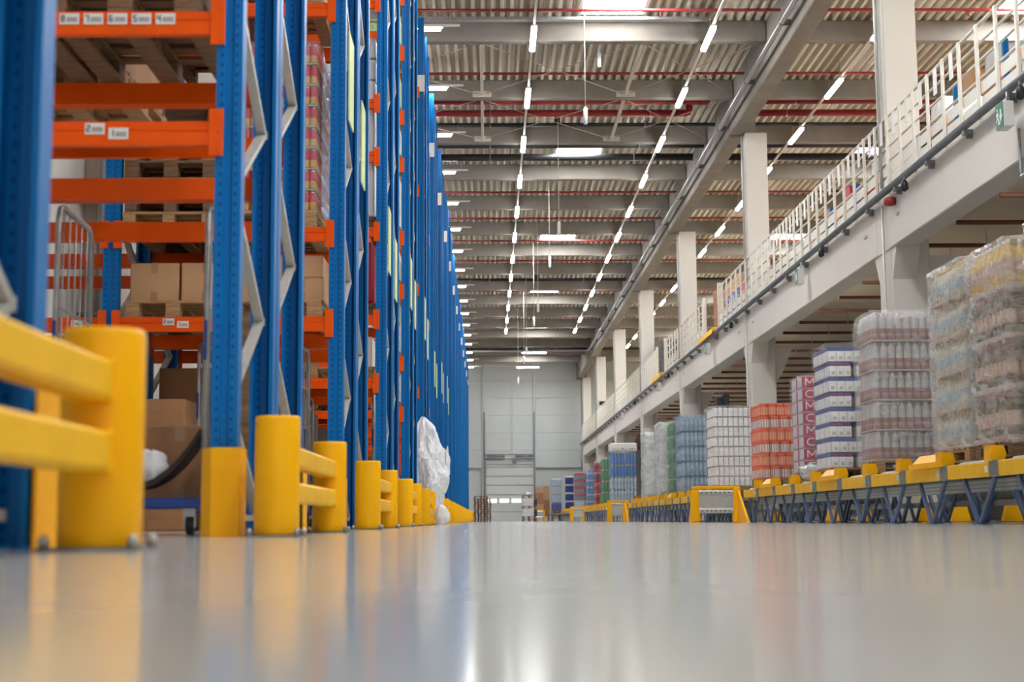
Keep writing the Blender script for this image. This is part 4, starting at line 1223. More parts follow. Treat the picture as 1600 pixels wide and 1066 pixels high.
# ================================================================== flow lanes on the right
XL = 4.50                                    # aisle-side face of the yellow front beam
PITCH = 1.45
def lane_group(y0, n, label, detail):
    t = thing('flow_lane_rack', label, 'flow rack', (XL, y0, 0), group='pallet flow lanes along the right')
    beam = once('fl_beam', lambda: MB().box(0, 0.11, 0.43, 0.06, PITCH - 0.11, 0.565, c=0.006).mesh('front_beam', 'yellow2'))
    plate = once('fl_plate', lambda: MB().box(-0.008, -0.11, 0.425, 0.06, 0.11, 0.575, c=0.004)
                 .box(-0.012, -0.03, 0.45, -0.008, -0.02, 0.46).box(-0.012, 0.02, 0.54, -0.008, 0.03, 0.55).mesh('joint_plate', 'galv_dark'))
    tagm = once('fl_tag', lambda: MB().box(-0.004, -0.04, 0.47, 0.0, 0.04, 0.53).mesh('lane_label', 'label'))
    def stop():
        b = MB()
        b.prism([(-0.01, 0.565), (0.11, 0.565), (0.14, 0.66), (0.11, 0.79), (-0.01, 0.79), (-0.04, 0.67)], 'y', -0.012, 0.0)
        b.prism([(0.0, 0.565), (0.24, 0.565), (0.22, 0.79), (0.0, 0.79)], 'x', -0.022, -0.008)
        b.bar((-0.012, 0.0, 0.79), (-0.012, 0.22, 0.79), 0.03, 0.016)
        return smaller(b).mesh('pallet_stop', 'yellow')
    def smaller(b):
        b.v = [(p[0] * 0.85, p[1] * 0.85, 0.565 + (p[2] - 0.565) * 0.62) for p in b.v]
        return b
    stop_me = once('fl_stop', stop)
    long_stop = once('fl_lstop', lambda: MB().prism([(-0.03, 0.565), (0.02, 0.565), (0.10, 0.70), (0.09, 0.71), (0.0, 0.62), (-0.03, 0.62)], 'y', 0.1, 1.1).mesh('entry_guide', 'yellow'))
    chan = once('fl_chan', lambda: MB().prism([(-0.025, 0.44), (0.025, 0.44), (0.025, 0.57), (0.018, 0.57), (0.018, 0.447), (-0.025, 0.447)], 'y', 0.06, 1.66).mesh('roller_channel', 'galv_dark'))
    roll = once('fl_roll', lambda: [MB().tube([(0.06 + 0.12 * i, -0.5, 0.565), (0.06 + 0.12 * i, 0.5, 0.565)], 0.03, 7) for i in range(1)][0].mesh('roller', 'galv'))
    cross = once('fl_cross', lambda: MB().prism([(0.30, 0.31), (0.36, 0.31), (0.36, 0.43), (0.30, 0.43)], 'y', 0.0, PITCH).mesh('perforated_beam', 'galv_perf'))
    cross2 = once('fl_cross2', lambda: MB().box(1.55, 0, 0.20, 1.60, PITCH, 0.27).mesh('rear_beam', 'galv'))
    def vleg(x):
        b = MB()
        b.bar((x, -0.10, 0.43), (x, -0.46, 0.01), 0.045, 0.03, up=(1, 0, 0))
        b.box(x - 0.04, -0.56, 0.0, x + 0.04, -0.40, 0.012)
        return b
    leg_a = once('fl_lega', lambda: vleg(0.03).mesh('leg', 'navy'))
    leg_b = once('fl_legb', lambda: MB().bar((0.03, -0.98, 0.43), (0.03, -0.52, 0.01), 0.045, 0.03, up=(1, 0, 0)).mesh('leg', 'navy'))
    xs = (0, 0.5, 1.5) if detail else (0, 1.5)
    for i in range(n):
        y = i * PITCH
        put('front_beam', beam, t, (0, y, 0))
        put('joint_plate', plate, t, (0, y, 0))
        put('pallet_stop', stop_me, t, (0, y, 0))
        put('lane_label', tagm, t, (0, y + 0.20, 0))
        put('perforated_beam', cross, t, (0, y, 0))
        put('rear_beam', cross2, t, (0, y, 0))
        if i % 3 == 1:
            put('entry_guide', long_stop, t, (0, y, 0))
        for yy in (0.10, PITCH - 0.1):
            put('roller_channel', chan, t, (0, y + yy, 0), 0, (0, 0, -R90))
        if detail:
            for q in range(10):
                put('roller', roll, t, (0.05 + q * 0.155, y + PITCH / 2, 0))
        for x in xs:
            put('leg', leg_a, t, (x, y + 1.02, 0))
            put('leg', leg_b, t, (x, y + 1.02, 0))
    put('joint_plate', plate, t, (0, n * PITCH, 0))
    return t
M['galv_perf'] = mat('perforated galvanised steel', (176, 182, 180), 0.5, 0.2, var=0.1, scale=14)
def perf(m):
    nt = m.node_tree
    b = nt.nodes['Principled BSDF']
    v = nt.nodes.new('ShaderNodeTexVoronoi')
    v.inputs['Scale'].default_value = 26
    v.inputs['Randomness'].default_value = 0.0
    tc = nt.nodes.new('ShaderNodeTexCoord')
    nt.links.new(tc.outputs['Object'], v.inputs['Vector'])
    lt = nt.nodes.new('ShaderNodeMath'); lt.operation = 'LESS_THAN'; lt.inputs[1].default_value = 0.30
    nt.links.new(v.outputs['Distance'], lt.inputs[0])
    mx = nt.nodes.new('ShaderNodeMix'); mx.data_type = 'RGBA'
    nt.links.new(lt.outputs[0], mx.inputs[0])
    nt.links.new(b.inputs['Base Color'].links[0].from_socket, mx.inputs[6])
    mx.inputs[7].default_value = (0.05, 0.055, 0.06, 1)
    nt.links.new(mx.outputs[2], b.inputs['Base Color'])
perf(M['galv_perf'])
G1 = 13.07 - 3 * PITCH
lane_group(G1, 12, 'yellow fronted pallet flow lanes nearest the camera on blue legs', True)
lane_group(30.3, 12, 'yellow fronted pallet flow lanes, second run, behind the first grey guard panel', True)
lane_group(51.5, 13, 'yellow fronted pallet flow lanes, third run, under the blue bottles', False)
lane_group(73.6, 12, 'yellow fronted pallet flow lanes, farthest run before the end wall', False)

def rear_lanes(y0, n, label):
    t = thing('flow_lane_rack', label, 'flow rack', (6.95, y0, 0), group='rear flow lanes behind the columns')
    chan = once('rl_chan', lambda: MB().box(0, -0.03, 0.47, 5.0, 0.03, 0.62).mesh('roller_channel', 'galv_dark'))
    beam = once('rl_beam', lambda: MB().box(0, 0, 0.22, 0.05, PITCH, 0.29).box(2.5, 0, 0.30, 2.56, PITCH, 0.42).mesh('rear_beam', 'galv'))
    leg = once('rl_leg', lambda: MB().bar((0.1, -0.10, 0.47), (0.1, -0.46, 0.0), 0.045, 0.03, up=(1, 0, 0)).bar((0.1, -0.98, 0.47), (0.1, -0.5, 0.0), 0.045, 0.03, up=(1, 0, 0)).mesh('leg', 'navy'))
    for i in range(n):
        y = i * PITCH
        for yy in (0.1, PITCH - 0.1):
            put('roller_channel', chan, t, (0, y + yy, 0))
        put('rear_beam', beam, t, (0, y, 0))
        for x in (0, 2.6):
            put('leg', leg, t, (x, y + 1.02, 0))
    return t
rear_lanes(G1, 12, 'grey rear section of the nearest flow lanes, behind the columns')
rear_lanes(30.3, 12, 'grey rear section of the second run of flow lanes')

def guard_rail(x, y, w, label, h=0.66):
    t = thing('guard_rail', label, 'guard rail', (x, y, 0), group='yellow guards between the flow lanes')
    for s in (0, 1):
        x0 = s * (w - 0.17)
        put('post', MB().box(x0, 0, 0, x0 + 0.17, 0.10, h, c=0.02).mesh('post', 'yellow'), t)
        put('gusset', MB().prism([(0.1, 0), (0.1, h * 0.85), (0.55, 0)], 'x', x0 + 0.14 * s, x0 + 0.03 + 0.14 * s).mesh('gusset', 'yellow'), t)
    put('top_rail', MB().box(0.0, 0.0, h - 0.0, w, 0.10, h + 0.06, c=0.01).mesh('top_rail', 'yellow'), t)
    z = h * 0.27
    prof = [(-0.03, z), (-0.055, z + .03), (-0.055, z + .07), (-0.02, z + .11), (-0.02, h - .13), (-0.055, h - .09), (-0.055, h - .05), (-0.03, h - .02), (-0.015, h - .02), (-0.015, z)]
    put('guard_panel', MB().prism(prof, 'x', 0.14, w - 0.14).mesh('guard_panel', 'bracing'), t)
    for i in range(int((w - 0.3) / 0.09)):
        for zz in (z + 0.05, h - 0.07):
            put('slot', once('gslot', lambda: MB().box(-0.015, -0.003, -0.01, 0.015, 0.001, 0.01).mesh('slot', 'rubber')), t, (0.2 + i * 0.09, -0.055, zz))
    return t
guard_rail(4.08, 29.6, 0.98, 'yellow guard with grey ribbed panel, nearest, below the white canisters')
guard_rail(4.10, 50.9, 0.74, 'yellow guard with grey ribbed panel below the blue bottle pallet')
guard_rail(4.04, 73.0, 0.74, 'yellow guard with grey ribbed panel, third from the camera')
guard_rail(3.95, 93.2, 0.62, 'yellow guard near the cardboard boxes at the far end')
guard_rail(2.80, 92.4, 0.74, 'yellow guard farthest away before the dock door')
def end_plate(y, label):
    t = thing('end_plate', label, 'guard', (4.36, y, 0), group='yellow lane end plates')
    put('plate', MB().box(0, 0, 0, 0.13, 0.09, 0.62, c=0.02).mesh('plate', 'yellow'), t)
    put('gusset', MB().prism([(0.0, 0), (0.0, 0.58), (-1.0, 0)], 'x', 0.06, 0.10).mesh('gusset', 'yellow'), t)
end_plate(26.2, 'yellow end plate with sloping gusset closing the nearest flow lanes')
end_plate(48.0, 'yellow end plate closing the second run of flow lanes')
# yellow posts far under the lanes
for i, (x, y) in enumerate(((6.5, 33.4), (6.52, 27.9), (6.52, 25.6), (6.5, 21.9), (6.52, 20.4), (6.52, 18.3))):
    t = thing('foot_guard', 'yellow foot guard seen between the blue legs under the nearest lanes, %s from right' % ORD[5 - i], 'guard', (x, y, 0), group='yellow guards under the lanes')
    put('plate', once('cgp', lambda: MB().prism([(-0.15, 0), (0.15, 0), (0.08, 0.25), (-0.08, 0.25)], 'y', -0.05, 0.05).mesh('plate', 'yellow')), t)
    put('foot', once('cgf', lambda: MB().box(-0.2, -0.1, 0, 0.2, 0.1, 0.015).mesh('foot', 'galv_dark')), t)

# ------------------------------------------------------------------ pallet loads on the lanes
PX, PZ = 4.64, 0.60
def load(label, y0, W, D, name='pallet_load', x=PX, z=PZ, near=False, wood='wood'):
    """root at base centre; x, y0 = aisle-side, camera-side corner"""
    t = thing(name, label, 'pallet load', (x + W / 2, y0 + D / 2, z), group='pallet loads along the right')
    if near:
        for n, me, l in pallet_parts(W, D, wood):
            put(n, me, t, l)
    else:
        put('pallet', pallet_joined(W, D, wood), t)
    return t
def core(t, W, D, z0, z1, m, ix=0.10):
    put('inner_packs', MB().box(-W / 2 + ix, -D / 2 + ix, z0, W / 2 - 0.02, D / 2 - 0.02, z1).mesh('inner_packs', m), t)
def tray_me(W, D, h, m='tray', c=0.006):
    return once(('tray', round(W, 2), round(D, 2), h, m), lambda: MB().box(-W / 2, -D / 2, 0, W / 2, D / 2, h, c=c).mesh('tray', m))

# P0 at the right edge
t = load('film wrapped pallet of beige packs cut by the right edge of frame', 11.45, 1.0, 0.95, near=True)
for q in range(4):
    for i in range(4):
        for (xx, yy) in ((-0.375 + i * 0.25, -0.35), (-0.375, -0.35 + i * 0.235)):
            if i or yy == -0.35:
                put('pack', once('p0pack', lambda: MB().box(-0.12, -0.112, 0, 0.12, 0.112, 0.44, c=0.03).mesh('pack', 'tray')), t, (xx, yy, 0.146 + q * 0.455))
core(t, 1.0, 0.95, 0.15, 1.95, 'tray', 0.2)
put('stretch_film', film_shell(1.0, 0.95, 0.15, 1.98, 21, 'film_wrap', 0.03), t)
# P1 golden bottles in four tiers
W, D = 0.98, 1.0
t = load('film wrapped pallet of dark golden bottles in four tiers on cardboard trays, right', 12.95, W, D, near=True, wood='wood_dark')
b1 = jug_mesh('bottle', 0.052, 0.395).mesh('bottle', ['olive', 'print_red', 'red_label'])
b1b = jug_mesh('bottle', 0.052, 0.395).mesh('bottle', ['yellow_goods', 'print_red', 'label'])
for q in range(4):
    z = 0.146 + q * 0.455
    put('tray', tray_me(W, D, 0.05), t, (0, 0, z))
    items(t, 'bottle', b1b if q == 3 else b1, W - 0.02, D - 0.02, z + 0.05, 9, 9)
    core(t, W, D, z + 0.05, z + 0.40, 'dark_goods' if q < 3 else 'yellow_goods', 0.11)
put('stretch_film', film_shell(W, D, 0.13, 1.97, 31, 'film_wrap', 0.045, nz=22), t)
# P2 cream bottles
W, D = 0.98, 1.05
t = load('film wrapped pallet of cream bottles with blue and yellow labels in five tiers', 14.15, W, D, near=True)
b2 = jug_mesh('bottle', 0.052, 0.33).mesh('bottle', ['cream_goods', 'pastel_print', 'yellow_goods'])
for q in range(5):
    z = 0.146 + q * 0.37
    put('tray', tray_me(W, D, 0.03), t, (0, 0, z))
    items(t, 'bottle', b2, W - 0.02, D - 0.02, z + 0.03, 9, 10)
    core(t, W, D, z + 0.03, z + 0.33, 'cream_goods', 0.11)
put('stretch_film', film_shell(W, D, 0.13, 2.01, 41, 'film_wrap', 0.04, nz=22), t)
# P3 clear-necked bottles with amber print, shrink wrapped
W, D = 1.0, 0.72
t = load('film wrapped pallet of clear bottles with amber and mauve print in five tiers', 17.6, W, D, near=True)
b3 = jug_mesh('bottle', 0.05, 0.335)
b3.mi = [1 if m == 1 else m for m in b3.mi]
b3m = MB().lathe([(.045, 0), (.05, .012), (.05, .045), (.05, .085), (.05, .14), (.049, .20), (.045, .25), (.026, .31), (.022, .335)], 10, [1, 1, 2, 1, 0, 0, 0, 0]).mesh('bottle', ['grey_neck', 'mauve', 'amber_print'])
for q in range(5):
    z = 0.146 + q * 0.36
    put('tray', tray_me(W, D, 0.02, 'tray'), t, (0, 0, z))
    items(t, 'bottle', b3m, W - 0.02, D - 0.02, z + 0.02, 10, 7)
    core(t, W, D, z + 0.02, z + 0.13, 'mauve', 0.105)
    put('inner_necks', once('p3neck', lambda: MB().box(-W / 2 + 0.1, -D / 2 + 0.1, 0.131, W / 2 - 0.02, D / 2 - 0.02, 0.31).mesh('inner_necks', 'grey_neck')), t, (0, 0, z))
    put('pack_film', film_shell(W - 0.01, D - 0.01, z + 0.02, z + 0.34, 50 + q, 'film_light', 0.01, n=6, nz=4), t)
put('stretch_film', film_shell(W + 0.04, D + 0.04, 0.13, 1.97, 51, 'film', 0.025, taper=0.12, nz=18), t)
# P4 white and blue cartons, eight layers
W, D = 0.96, 0.92
t = load('pallet of white cartons with blue tops in eight layers, loose gaps in every other layer', 19.9, W, D)
def c4(w, red):
    b = MB().box(-w / 2, -0.145, 0, w / 2, 0.145, 0.15, 0, c=0.004)
    b.box(-w / 2 - 0.002, -0.147, 0.148, w / 2 + 0.002, 0.147, 0.198, 1, c=0.004)
    n = max(2, round(w / 0.118))
    for i in range(n):
        x = -w / 2 + w * (i + .5) / n
        b.box(x - 0.045, -0.1475, 0.012, x + 0.045, -0.144, 0.14, 3)
        b.box(x - 0.02, -0.1485, 0.03, x + 0.03, -0.147, 0.075, 4)
        if red:
            b.box(x - 0.03, -0.150, 0.16, x + 0.03, -0.146, 0.186, 2)
    for i in range(2):
        b.box(-w / 2 - 0.0015, -0.13 + 0.14 * i, 0.012, -w / 2 + 0.002, -0.01 + 0.14 * i, 0.14, 3)
    return b.mesh('carton', ['carton_white', 'carton_blue', 'carton_red', 'milk', 'cream_goods'])
c4a, c4b = c4(0.47, False), c4(0.30, True)
for q in range(8):
    z = 0.146 + q * 0.206
    dx = 0.01 * math.sin(q * 2.3)
    me, xs = (c4b, (-0.32, 0.05)) if q % 2 == 0 else (c4a, (-0.24, 0.24))
    for x in xs:
        put('carton', me, t, (x + dx, -0.31, z))
    for j in range(1, 3):
        put('carton', me, t, (xs[0] + dx, -0.31 + 0.3 * j, z))
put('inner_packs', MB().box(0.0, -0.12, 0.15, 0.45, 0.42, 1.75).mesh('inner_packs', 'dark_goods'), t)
put('stretch_film', film_shell(W, D, 0.14, 1.85, 61, 'film_light', 0.012), t)
# P5 crimson printed cartons
W, D = 0.9, 0.85
t = load('pallet of pale pink cartons with crimson printed corners in eight layers', 21.55, W, D)
def c5(ch):
    b = MB().box(-0.1, -0.2, 0, 0.1, 0.2, 0.168, 0, c=0.004)
    b.box(-0.102, -0.203, 0.01, -0.098, -0.13, 0.158, 1)
    b.box(-0.102, -0.203, 0.01, 0.1, -0.198, 0.158, 1)
    st = {'M': [((-.17, .03), (-.17, .14)), ((-.17, .14), (-.11, .06)), ((-.11, .06), (-.05, .14)), ((-.05, .14), (-.05, .03))],
          'C': [((-.06, .13), (-.14, .13)), ((-.14, .13), (-.17, .10)), ((-.17, .10), (-.17, .06)), ((-.17, .06), (-.14, .035)), ((-.14, .035), (-.06, .035))]}[ch]
    for p0, p1 in st:
        b.bar((p0[0] + .11, -0.205, p0[1]), (p1[0] + .11, -0.205, p1[1]), 0.02, 0.004, 2, up=(0, 1, 0))
    for i in range(7):
        b.box(-0.1025, -0.12 + i * 0.046, 0.015, -0.099, -0.09 + i * 0.046, 0.15, 3)
    return b.mesh('carton', ['carton_pink', 'carton_red', 'label', 'carton_white'])
c5m = {'M': c5('M'), 'C': c5('C')}
for q in range(8):
    z = 0.146 + q * 0.177
    me = c5m['M' if q % 2 else 'C']
    for x in (-0.34, -0.135, 0.07, 0.275):
        put('carton', me, t, (x, -0.215, z))
    put('carton', me, t, (-0.34, 0.195, z))
core(t, W, D, 0.15, 1.5, 'carton_pink', 0.3)
put('stretch_film', film_shell(W, D, 0.14, 1.58, 71, 'film_light', 0.012), t)
tag(put('plastic_scrap', crumple('plastic_scrap', (0, 0, 0.12), (0.24, 0.18, 0.13), 17.0, 'film_thick', 0.5, flat=0.1), None, (4.72, 21.25, 0.60)), 'crumpled clear film at the foot of the crimson cartons', 'scrap')
# P6 orange tubs
W, D = 0.84, 1.0
t = load('pallet of orange lidded tubs with cream labels in six layers', 25.0, W, D)
tub = jug_mesh('tub', 0.07, 0.205).mesh('tub', ['orange_can', 'peach', 'orange_lid'])
tub2 = jug_mesh('tub', 0.078, 0.205).mesh('tub', ['orange_can', 'label', 'orange_lid'])
M['salmon'] = mat('salmon label', (255, 168, 128), 0.45, var=0.12, scale=24)
tub = jug_mesh('tub', 0.07, 0.205).mesh('tub', ['orange_can', 'salmon', 'orange_lid'])
for q in range(6):
    z = 0.146 + q * 0.212
    if q % 2:
        items(t, 'tub', tub, W - 0.01, D, z, 6, 7)
    else:
        items(t, 'tub', tub2, W - 0.01, D, z, 5, 6)
    put('tray', tray_me(W - 0.02, D - 0.02, 0.006, 'orange_lid', 0), t, (0, 0, z + 0.206))
core(t, W, D, 0.15, 1.40, 'orange_can', 0.14)
put('stretch_film', film_shell(W, D, 0.14, 1.43, 81, 'film_light', 0.012), t)
# P7 white canisters
W, D = 0.98, 0.95
t = load('pallet of white square canisters in eight layers with bluish film, behind the grey guard panel', 30.35, W, D)
can7 = jug_mesh('canister', 0.054, 0.2).mesh('canister', ['milk', 'label'])
for q in range(8):
    z = 0.146 + q * 0.204
    items(t, 'canister', can7, W - 0.01 - 0.03 * (q % 2), D, z, 9, 8)
    put('tray', tray_me(W - 0.02, D - 0.02, 0.004, 'milk', 0), t, (0, 0, z + 0.2))
core(t, W, D, 0.15, 1.76, 'milk', 0.13)
put('stretch_film', film_shell(W + 0.03, D + 0.03, 0.0, 1.80, 91, 'film_light', 0.03), t)
# P8 water bottles
def bottle_tiers(label, y0, W, D, tiers, th, nx, ny, r, mats, filmm, seed, x=PX, kind='water', inner=None, amp=0.025):
    t = load(label, y0, W, D, x=x)
    me = jug_mesh(kind, r, th * 0.95).mesh('bottle', mats)
    for q in range(tiers):
        z = 0.146 + q * th
        items(t, 'bottle', me, W - 0.01, D - 0.01, z, nx, ny)
        core(t, W, D, z, z + th * 0.86, inner or mats[0], r * 2)
    if filmm:
        put('stretch_film', film_shell(W, D, 0.1, 0.16 + tiers * th, seed, filmm, amp, nz=20), t)
    return t
bottle_tiers('tall pallet of clear blue water bottles in bluish film, five tiers', 35.3, 1.05, 1.1, 5, 0.36, 10, 10, 0.05, ['water', 'pale_water', 'blue_bottle'], 'film_blue', 101)
bottle_tiers('narrow view of green bottles in film, behind the clear blue water bottles', 37.3, 0.95, 0.85, 5, 0.36, 9, 8, 0.05, ['green_bottle', 'green_bottle', 'label'], 'film', 103)
def sack_load(label, y0, W, D, tiers, th, seed):
    t = load(label, y0, W, D)
    for q in range(tiers):
        b = MB().box(-W / 2, -D / 2, 0, W / 2, D / 2, th - 0.02, c=0.07)
        put('milky_pack', once(('mp', W, D, th), lambda: b.mesh('milky_pack', 'milk')), t, (0, 0, 0.146 + q * th))
    put('stretch_film', film_shell(W + 0.05, D + 0.05, 0.01, 0.17 + tiers * th, seed, 'film_thick', 0.05, nz=22), t)
sack_load('tall milky white film wrapped pallet, left of the green bottles', 39.4, 1.0, 1.3, 4, 0.47, 111)
sack_load('milky white film wrapped pallet standing left of the taller white one', 43.1, 0.95, 1.15, 4, 0.46, 113)
tag(put('cardboard_box', carton_mesh(0.3, 0.4, 0.2, 'card2', False), None, (4.75, 46.0, 0.60), 0.4), 'crushed brown cardboard on the lanes below the milky pallets', 'box')
# P12 blue bottles, clear bottles below, white hood
W, D = 0.98, 0.95
t = load('pallet of blue bottles over clear bottles under a white printed hood', 55.6, W, D)
bb = jug_mesh('water', 0.058, 0.45).mesh('bottle', ['blue_bottle', 'blue_bottle', 'label'])
bc = jug_mesh('water', 0.058, 0.45).mesh('bottle', ['pale_water', 'water', 'label'])
for q in range(4):
    z = 0.146 + q * 0.47
    items(t, 'bottle', bb if q > 1 else bc, W - 0.01, D, z, 8, 8)
    core(t, W, D, z, z + 0.4, 'blue_bottle' if q > 1 else 'pale_water', 0.12)
hood = put('hood', MB().box(-W / 2 - 0.02, -D / 2 - 0.02, 2.03, W / 2 + 0.02, D / 2 + 0.02, 2.34, c=0.03).mesh('hood', 'white'), t)
marks = MB()
rr = random.Random(3)
for i in range(12):
    x = -0.42 + i * 0.072
    for _ in range(3):
        marks.bar((x + rr.uniform(0, .05), -D / 2 - 0.024, 2.07 + rr.uniform(0, .09)), (x + rr.uniform(0, .05), -D / 2 - 0.024, 2.07 + rr.uniform(0, .09)), 0.014, 0.004, up=(0, 1, 0))
put('hood_print', marks.mesh('hood_print', 'ink'), hood)
put('stretch_film', film_shell(W, D, 0.1, 2.05, 121, 'film_light', 0.03), t)
bottle_tiers('pallet of green bottles in four tiers beyond the blue bottles', 60.0, 0.95, 0.95, 4, 0.46, 8, 8, 0.058, ['green_bottle', 'green_bottle', 'label'], 'film_light', 131)
bottle_tiers('pallet of dark red bottles in four tiers, left of the green ones', 64.2, 0.95, 0.95, 4, 0.46, 7, 7, 0.065, ['cola', 'dark_goods', 'label'], 'film_light', 133)
bottle_tiers('pallet of light blue bottles seen edge-on left of the dark red bottles', 69.0, 0.95, 0.95, 5, 0.33, 8, 8, 0.055, ['blue_bottle', 'water', 'cola'], 'film_light', 135)
# P16 red and slate can packs, two columns
W, D = 1.15, 0.95
t = load('pallet of red topped slate can packs in five tiers', 79.6, W, D)
for q in range(5):
    z = 0.146 + q * 0.37
    for i in range(2):
        put('pack', once('p16', lambda: MB().box(-0.27, -0.45, 0, 0.27, 0.45, 0.24, 0, c=0.02).box(-0.275, -0.455, 0.235, 0.275, 0.455, 0.35, 1, c=0.02).mesh('pack', ['slate', 'cola'])) if q else
            once('p16b', lambda: MB().box(-0.27, -0.45, 0, 0.27, 0.45, 0.35, 0, c=0.03).mesh('pack', ['pale_water'])), t, (-0.29 + 0.58 * i, 0, z))
put('stretch_film', film_shell(W, D, 0.1, 2.02, 141, 'film_light', 0.02), t)
W, D = 0.62, 0.9
t = load('pallet of deep blue packs in four tiers near the far end', 88.6, W, D)
for q in range(4):
    put('pack', once('p17', lambda: MB().box(-0.30, -0.44, 0, 0.30, 0.44, 0.36, 0, c=0.04).box(-0.28, -0.42, 0.36, 0.28, 0.42, 0.46, 1, c=0.03).mesh('pack', ['deep_blue', 'label'])), t, (0, 0, 0.146 + q * 0.49))
t = load('pallet of slate blue film wrapped packs near the far end', 92.0, 0.66, 0.9, x=3.92, z=0.5)
for q in range(4):
    put('pack', once(('p18', q < 1), lambda: MB().box(-0.31, -0.44, 0, 0.31, 0.44, 0.48, 0, c=0.04).mesh('pack', ['deep_blue' if q < 1 else 'pale_water'])), t, (0, 0, 0.146 + q * 0.5))
put('stretch_film', film_shell(0.66, 0.9, 0.1, 2.16, 151, 'film_light', 0.02), t)
# tall cardboard boxes by the end wall, stacked on a lane stub
tag(put('steel_stillage', MB().box(3.92, 91.9, 0.40, 4.62, 93.0, 0.5).box(3.95, 92.0, 0, 4.05, 92.9, 0.4).box(4.5, 92.0, 0, 4.6, 92.9, 0.4).mesh('steel_stillage', 'galv_dark')), 'grey steel stand under the slate blue packs', 'stand')
tag(put('steel_stillage', MB().box(2.95, 93.2, 0.30, 3.90, 94.0, 0.42).box(2.97, 93.25, 0, 3.07, 93.9, 0.3).box(3.75, 93.25, 0, 3.85, 93.9, 0.3).mesh('steel_stillage', 'galv_dark')), 'grey steel stand under the tall cardboard boxes', 'stand')
for i, (x, z, w, h, l) in enumerate(((3.24, 0.42, 0.50, 0.66, 'lower left'), (3.24, 1.085, 0.48, 0.66, 'middle left'), (3.24, 1.75, 0.46, 0.36, 'upper left'), (3.70, 0.42, 0.36, 0.9, 'lower right'), (3.70, 1.325, 0.36, 0.85, 'upper right'))):
    carton(x, 93.6, z, w, 0.6, h, '%s brown cardboard box in the tall stacks by the end wall' % l, 'card2' if i % 2 else 'card')
# stack of empty pallets left of the door
for i in range(10):
    pallet(-0.42 + 0.02 * math.sin(i * 2.1), 86.0, 0.147 * i, 0.82, 1.1, 'empty wooden pallet in the stack left of the dock door, %s from the floor' % ORD[i], 'wood_dark', 0.03 * math.sin(i * 1.7), False, 'pallet stack left of the dock door')
for i in range(9):  # rear stack added so the gaps in the front one read dark
    pallet(-0.24 + 0.02 * math.sin(i * 1.3), 87.4, 0.147 * i, 0.82, 1.1, 'added empty pallet in the rear stack left of the dock door, %s from the floor' % ORD[i], 'wood_dark', 0, False, 'added rear pallet stack left of the dock door')
# mixed stack right of the door
z = 0.0
for i in range(2):
    pallet(2.42, 88.0, z, 0.82, 1.0, 'wooden pallet at the bottom of the mixed stack right of the door, %s' % ['lower', 'upper'][i], 'wood_dark', 0, False)
    z += 0.147
for i, m in enumerate(('bag', 'bag')):
    tag(put('wrapped_bundle', once(('mb', i), lambda: film_shell(0.62, 0.8, 0.0, 0.44 - 0.02 * i, 161 + i, m, 0.06, nz=7).copy()), None, (2.36, 88.0, z)), 'white wrapped bundle in the mixed stack right of the door, %s' % ['lower', 'upper'][i], 'bundle')
    tag(put('dark_crate', MB().box(-0.09, -0.4, 0, 0.09, 0.4, 0.4, c=0.01).mesh('dark_crate', 'dark_goods'), None, (2.80, 88.0, z)), 'dark crate beside the %s white bundle right of the door' % ['lower', 'upper'][i], 'crate')
    z += 0.47
    pallet(2.46, 88.0, z, 0.9, 1.0, 'wooden pallet lying on the %s white bundle right of the door' % ['lower', 'upper'][i], 'wood', 0.04, False)
    z += 0.147
tag(put('plastic_bag', crumple('plastic_bag', (0, 0, 0.08), (0.26, 0.26, 0.1), 23.0, 'bag', flat=0.2), None, (2.34, 88.0, z)), 'white crumpled film on top of the mixed stack right of the door', 'bag')
# another canister pallet hidden behind, with two black crates on top of it
W, D = 0.98, 0.95
t = load('pallet of white canisters mostly hidden behind the white one, black crates on top', 32.7, W, D, x=5.15)
for q in range(8):
    items(t, 'canister', can7, W - 0.01, D, 0.146 + q * 0.204, 9, 8)
core(t, W, D, 0.15, 1.778, 'milk', 0.11)
put('cover_sheet', MB().box(-W / 2, -D / 2, 1.78, W / 2, D / 2, 1.79).mesh('cover_sheet', 'card2'), t)
for i, (x, h) in enumerate(((5.22, 0.40), (5.36, 0.46))):
    tag(put('plastic_crate', MB().box(-0.065, -0.2, 0, 0.065, 0.2, h, c=0.012).box(-0.07, -0.21, h - 0.06, 0.07, 0.21, h - 0.02, c=0.006).box(-0.07, -0.21, h * 0.45, 0.07, 0.21, h * 0.45 + 0.03, c=0.006).mesh('plastic_crate', 'black'), None, (x, 33.1, PZ + 1.792)),
        '%s black crate standing up behind the white canister pallet' % ['shorter left', 'taller right'][i], 'crate')

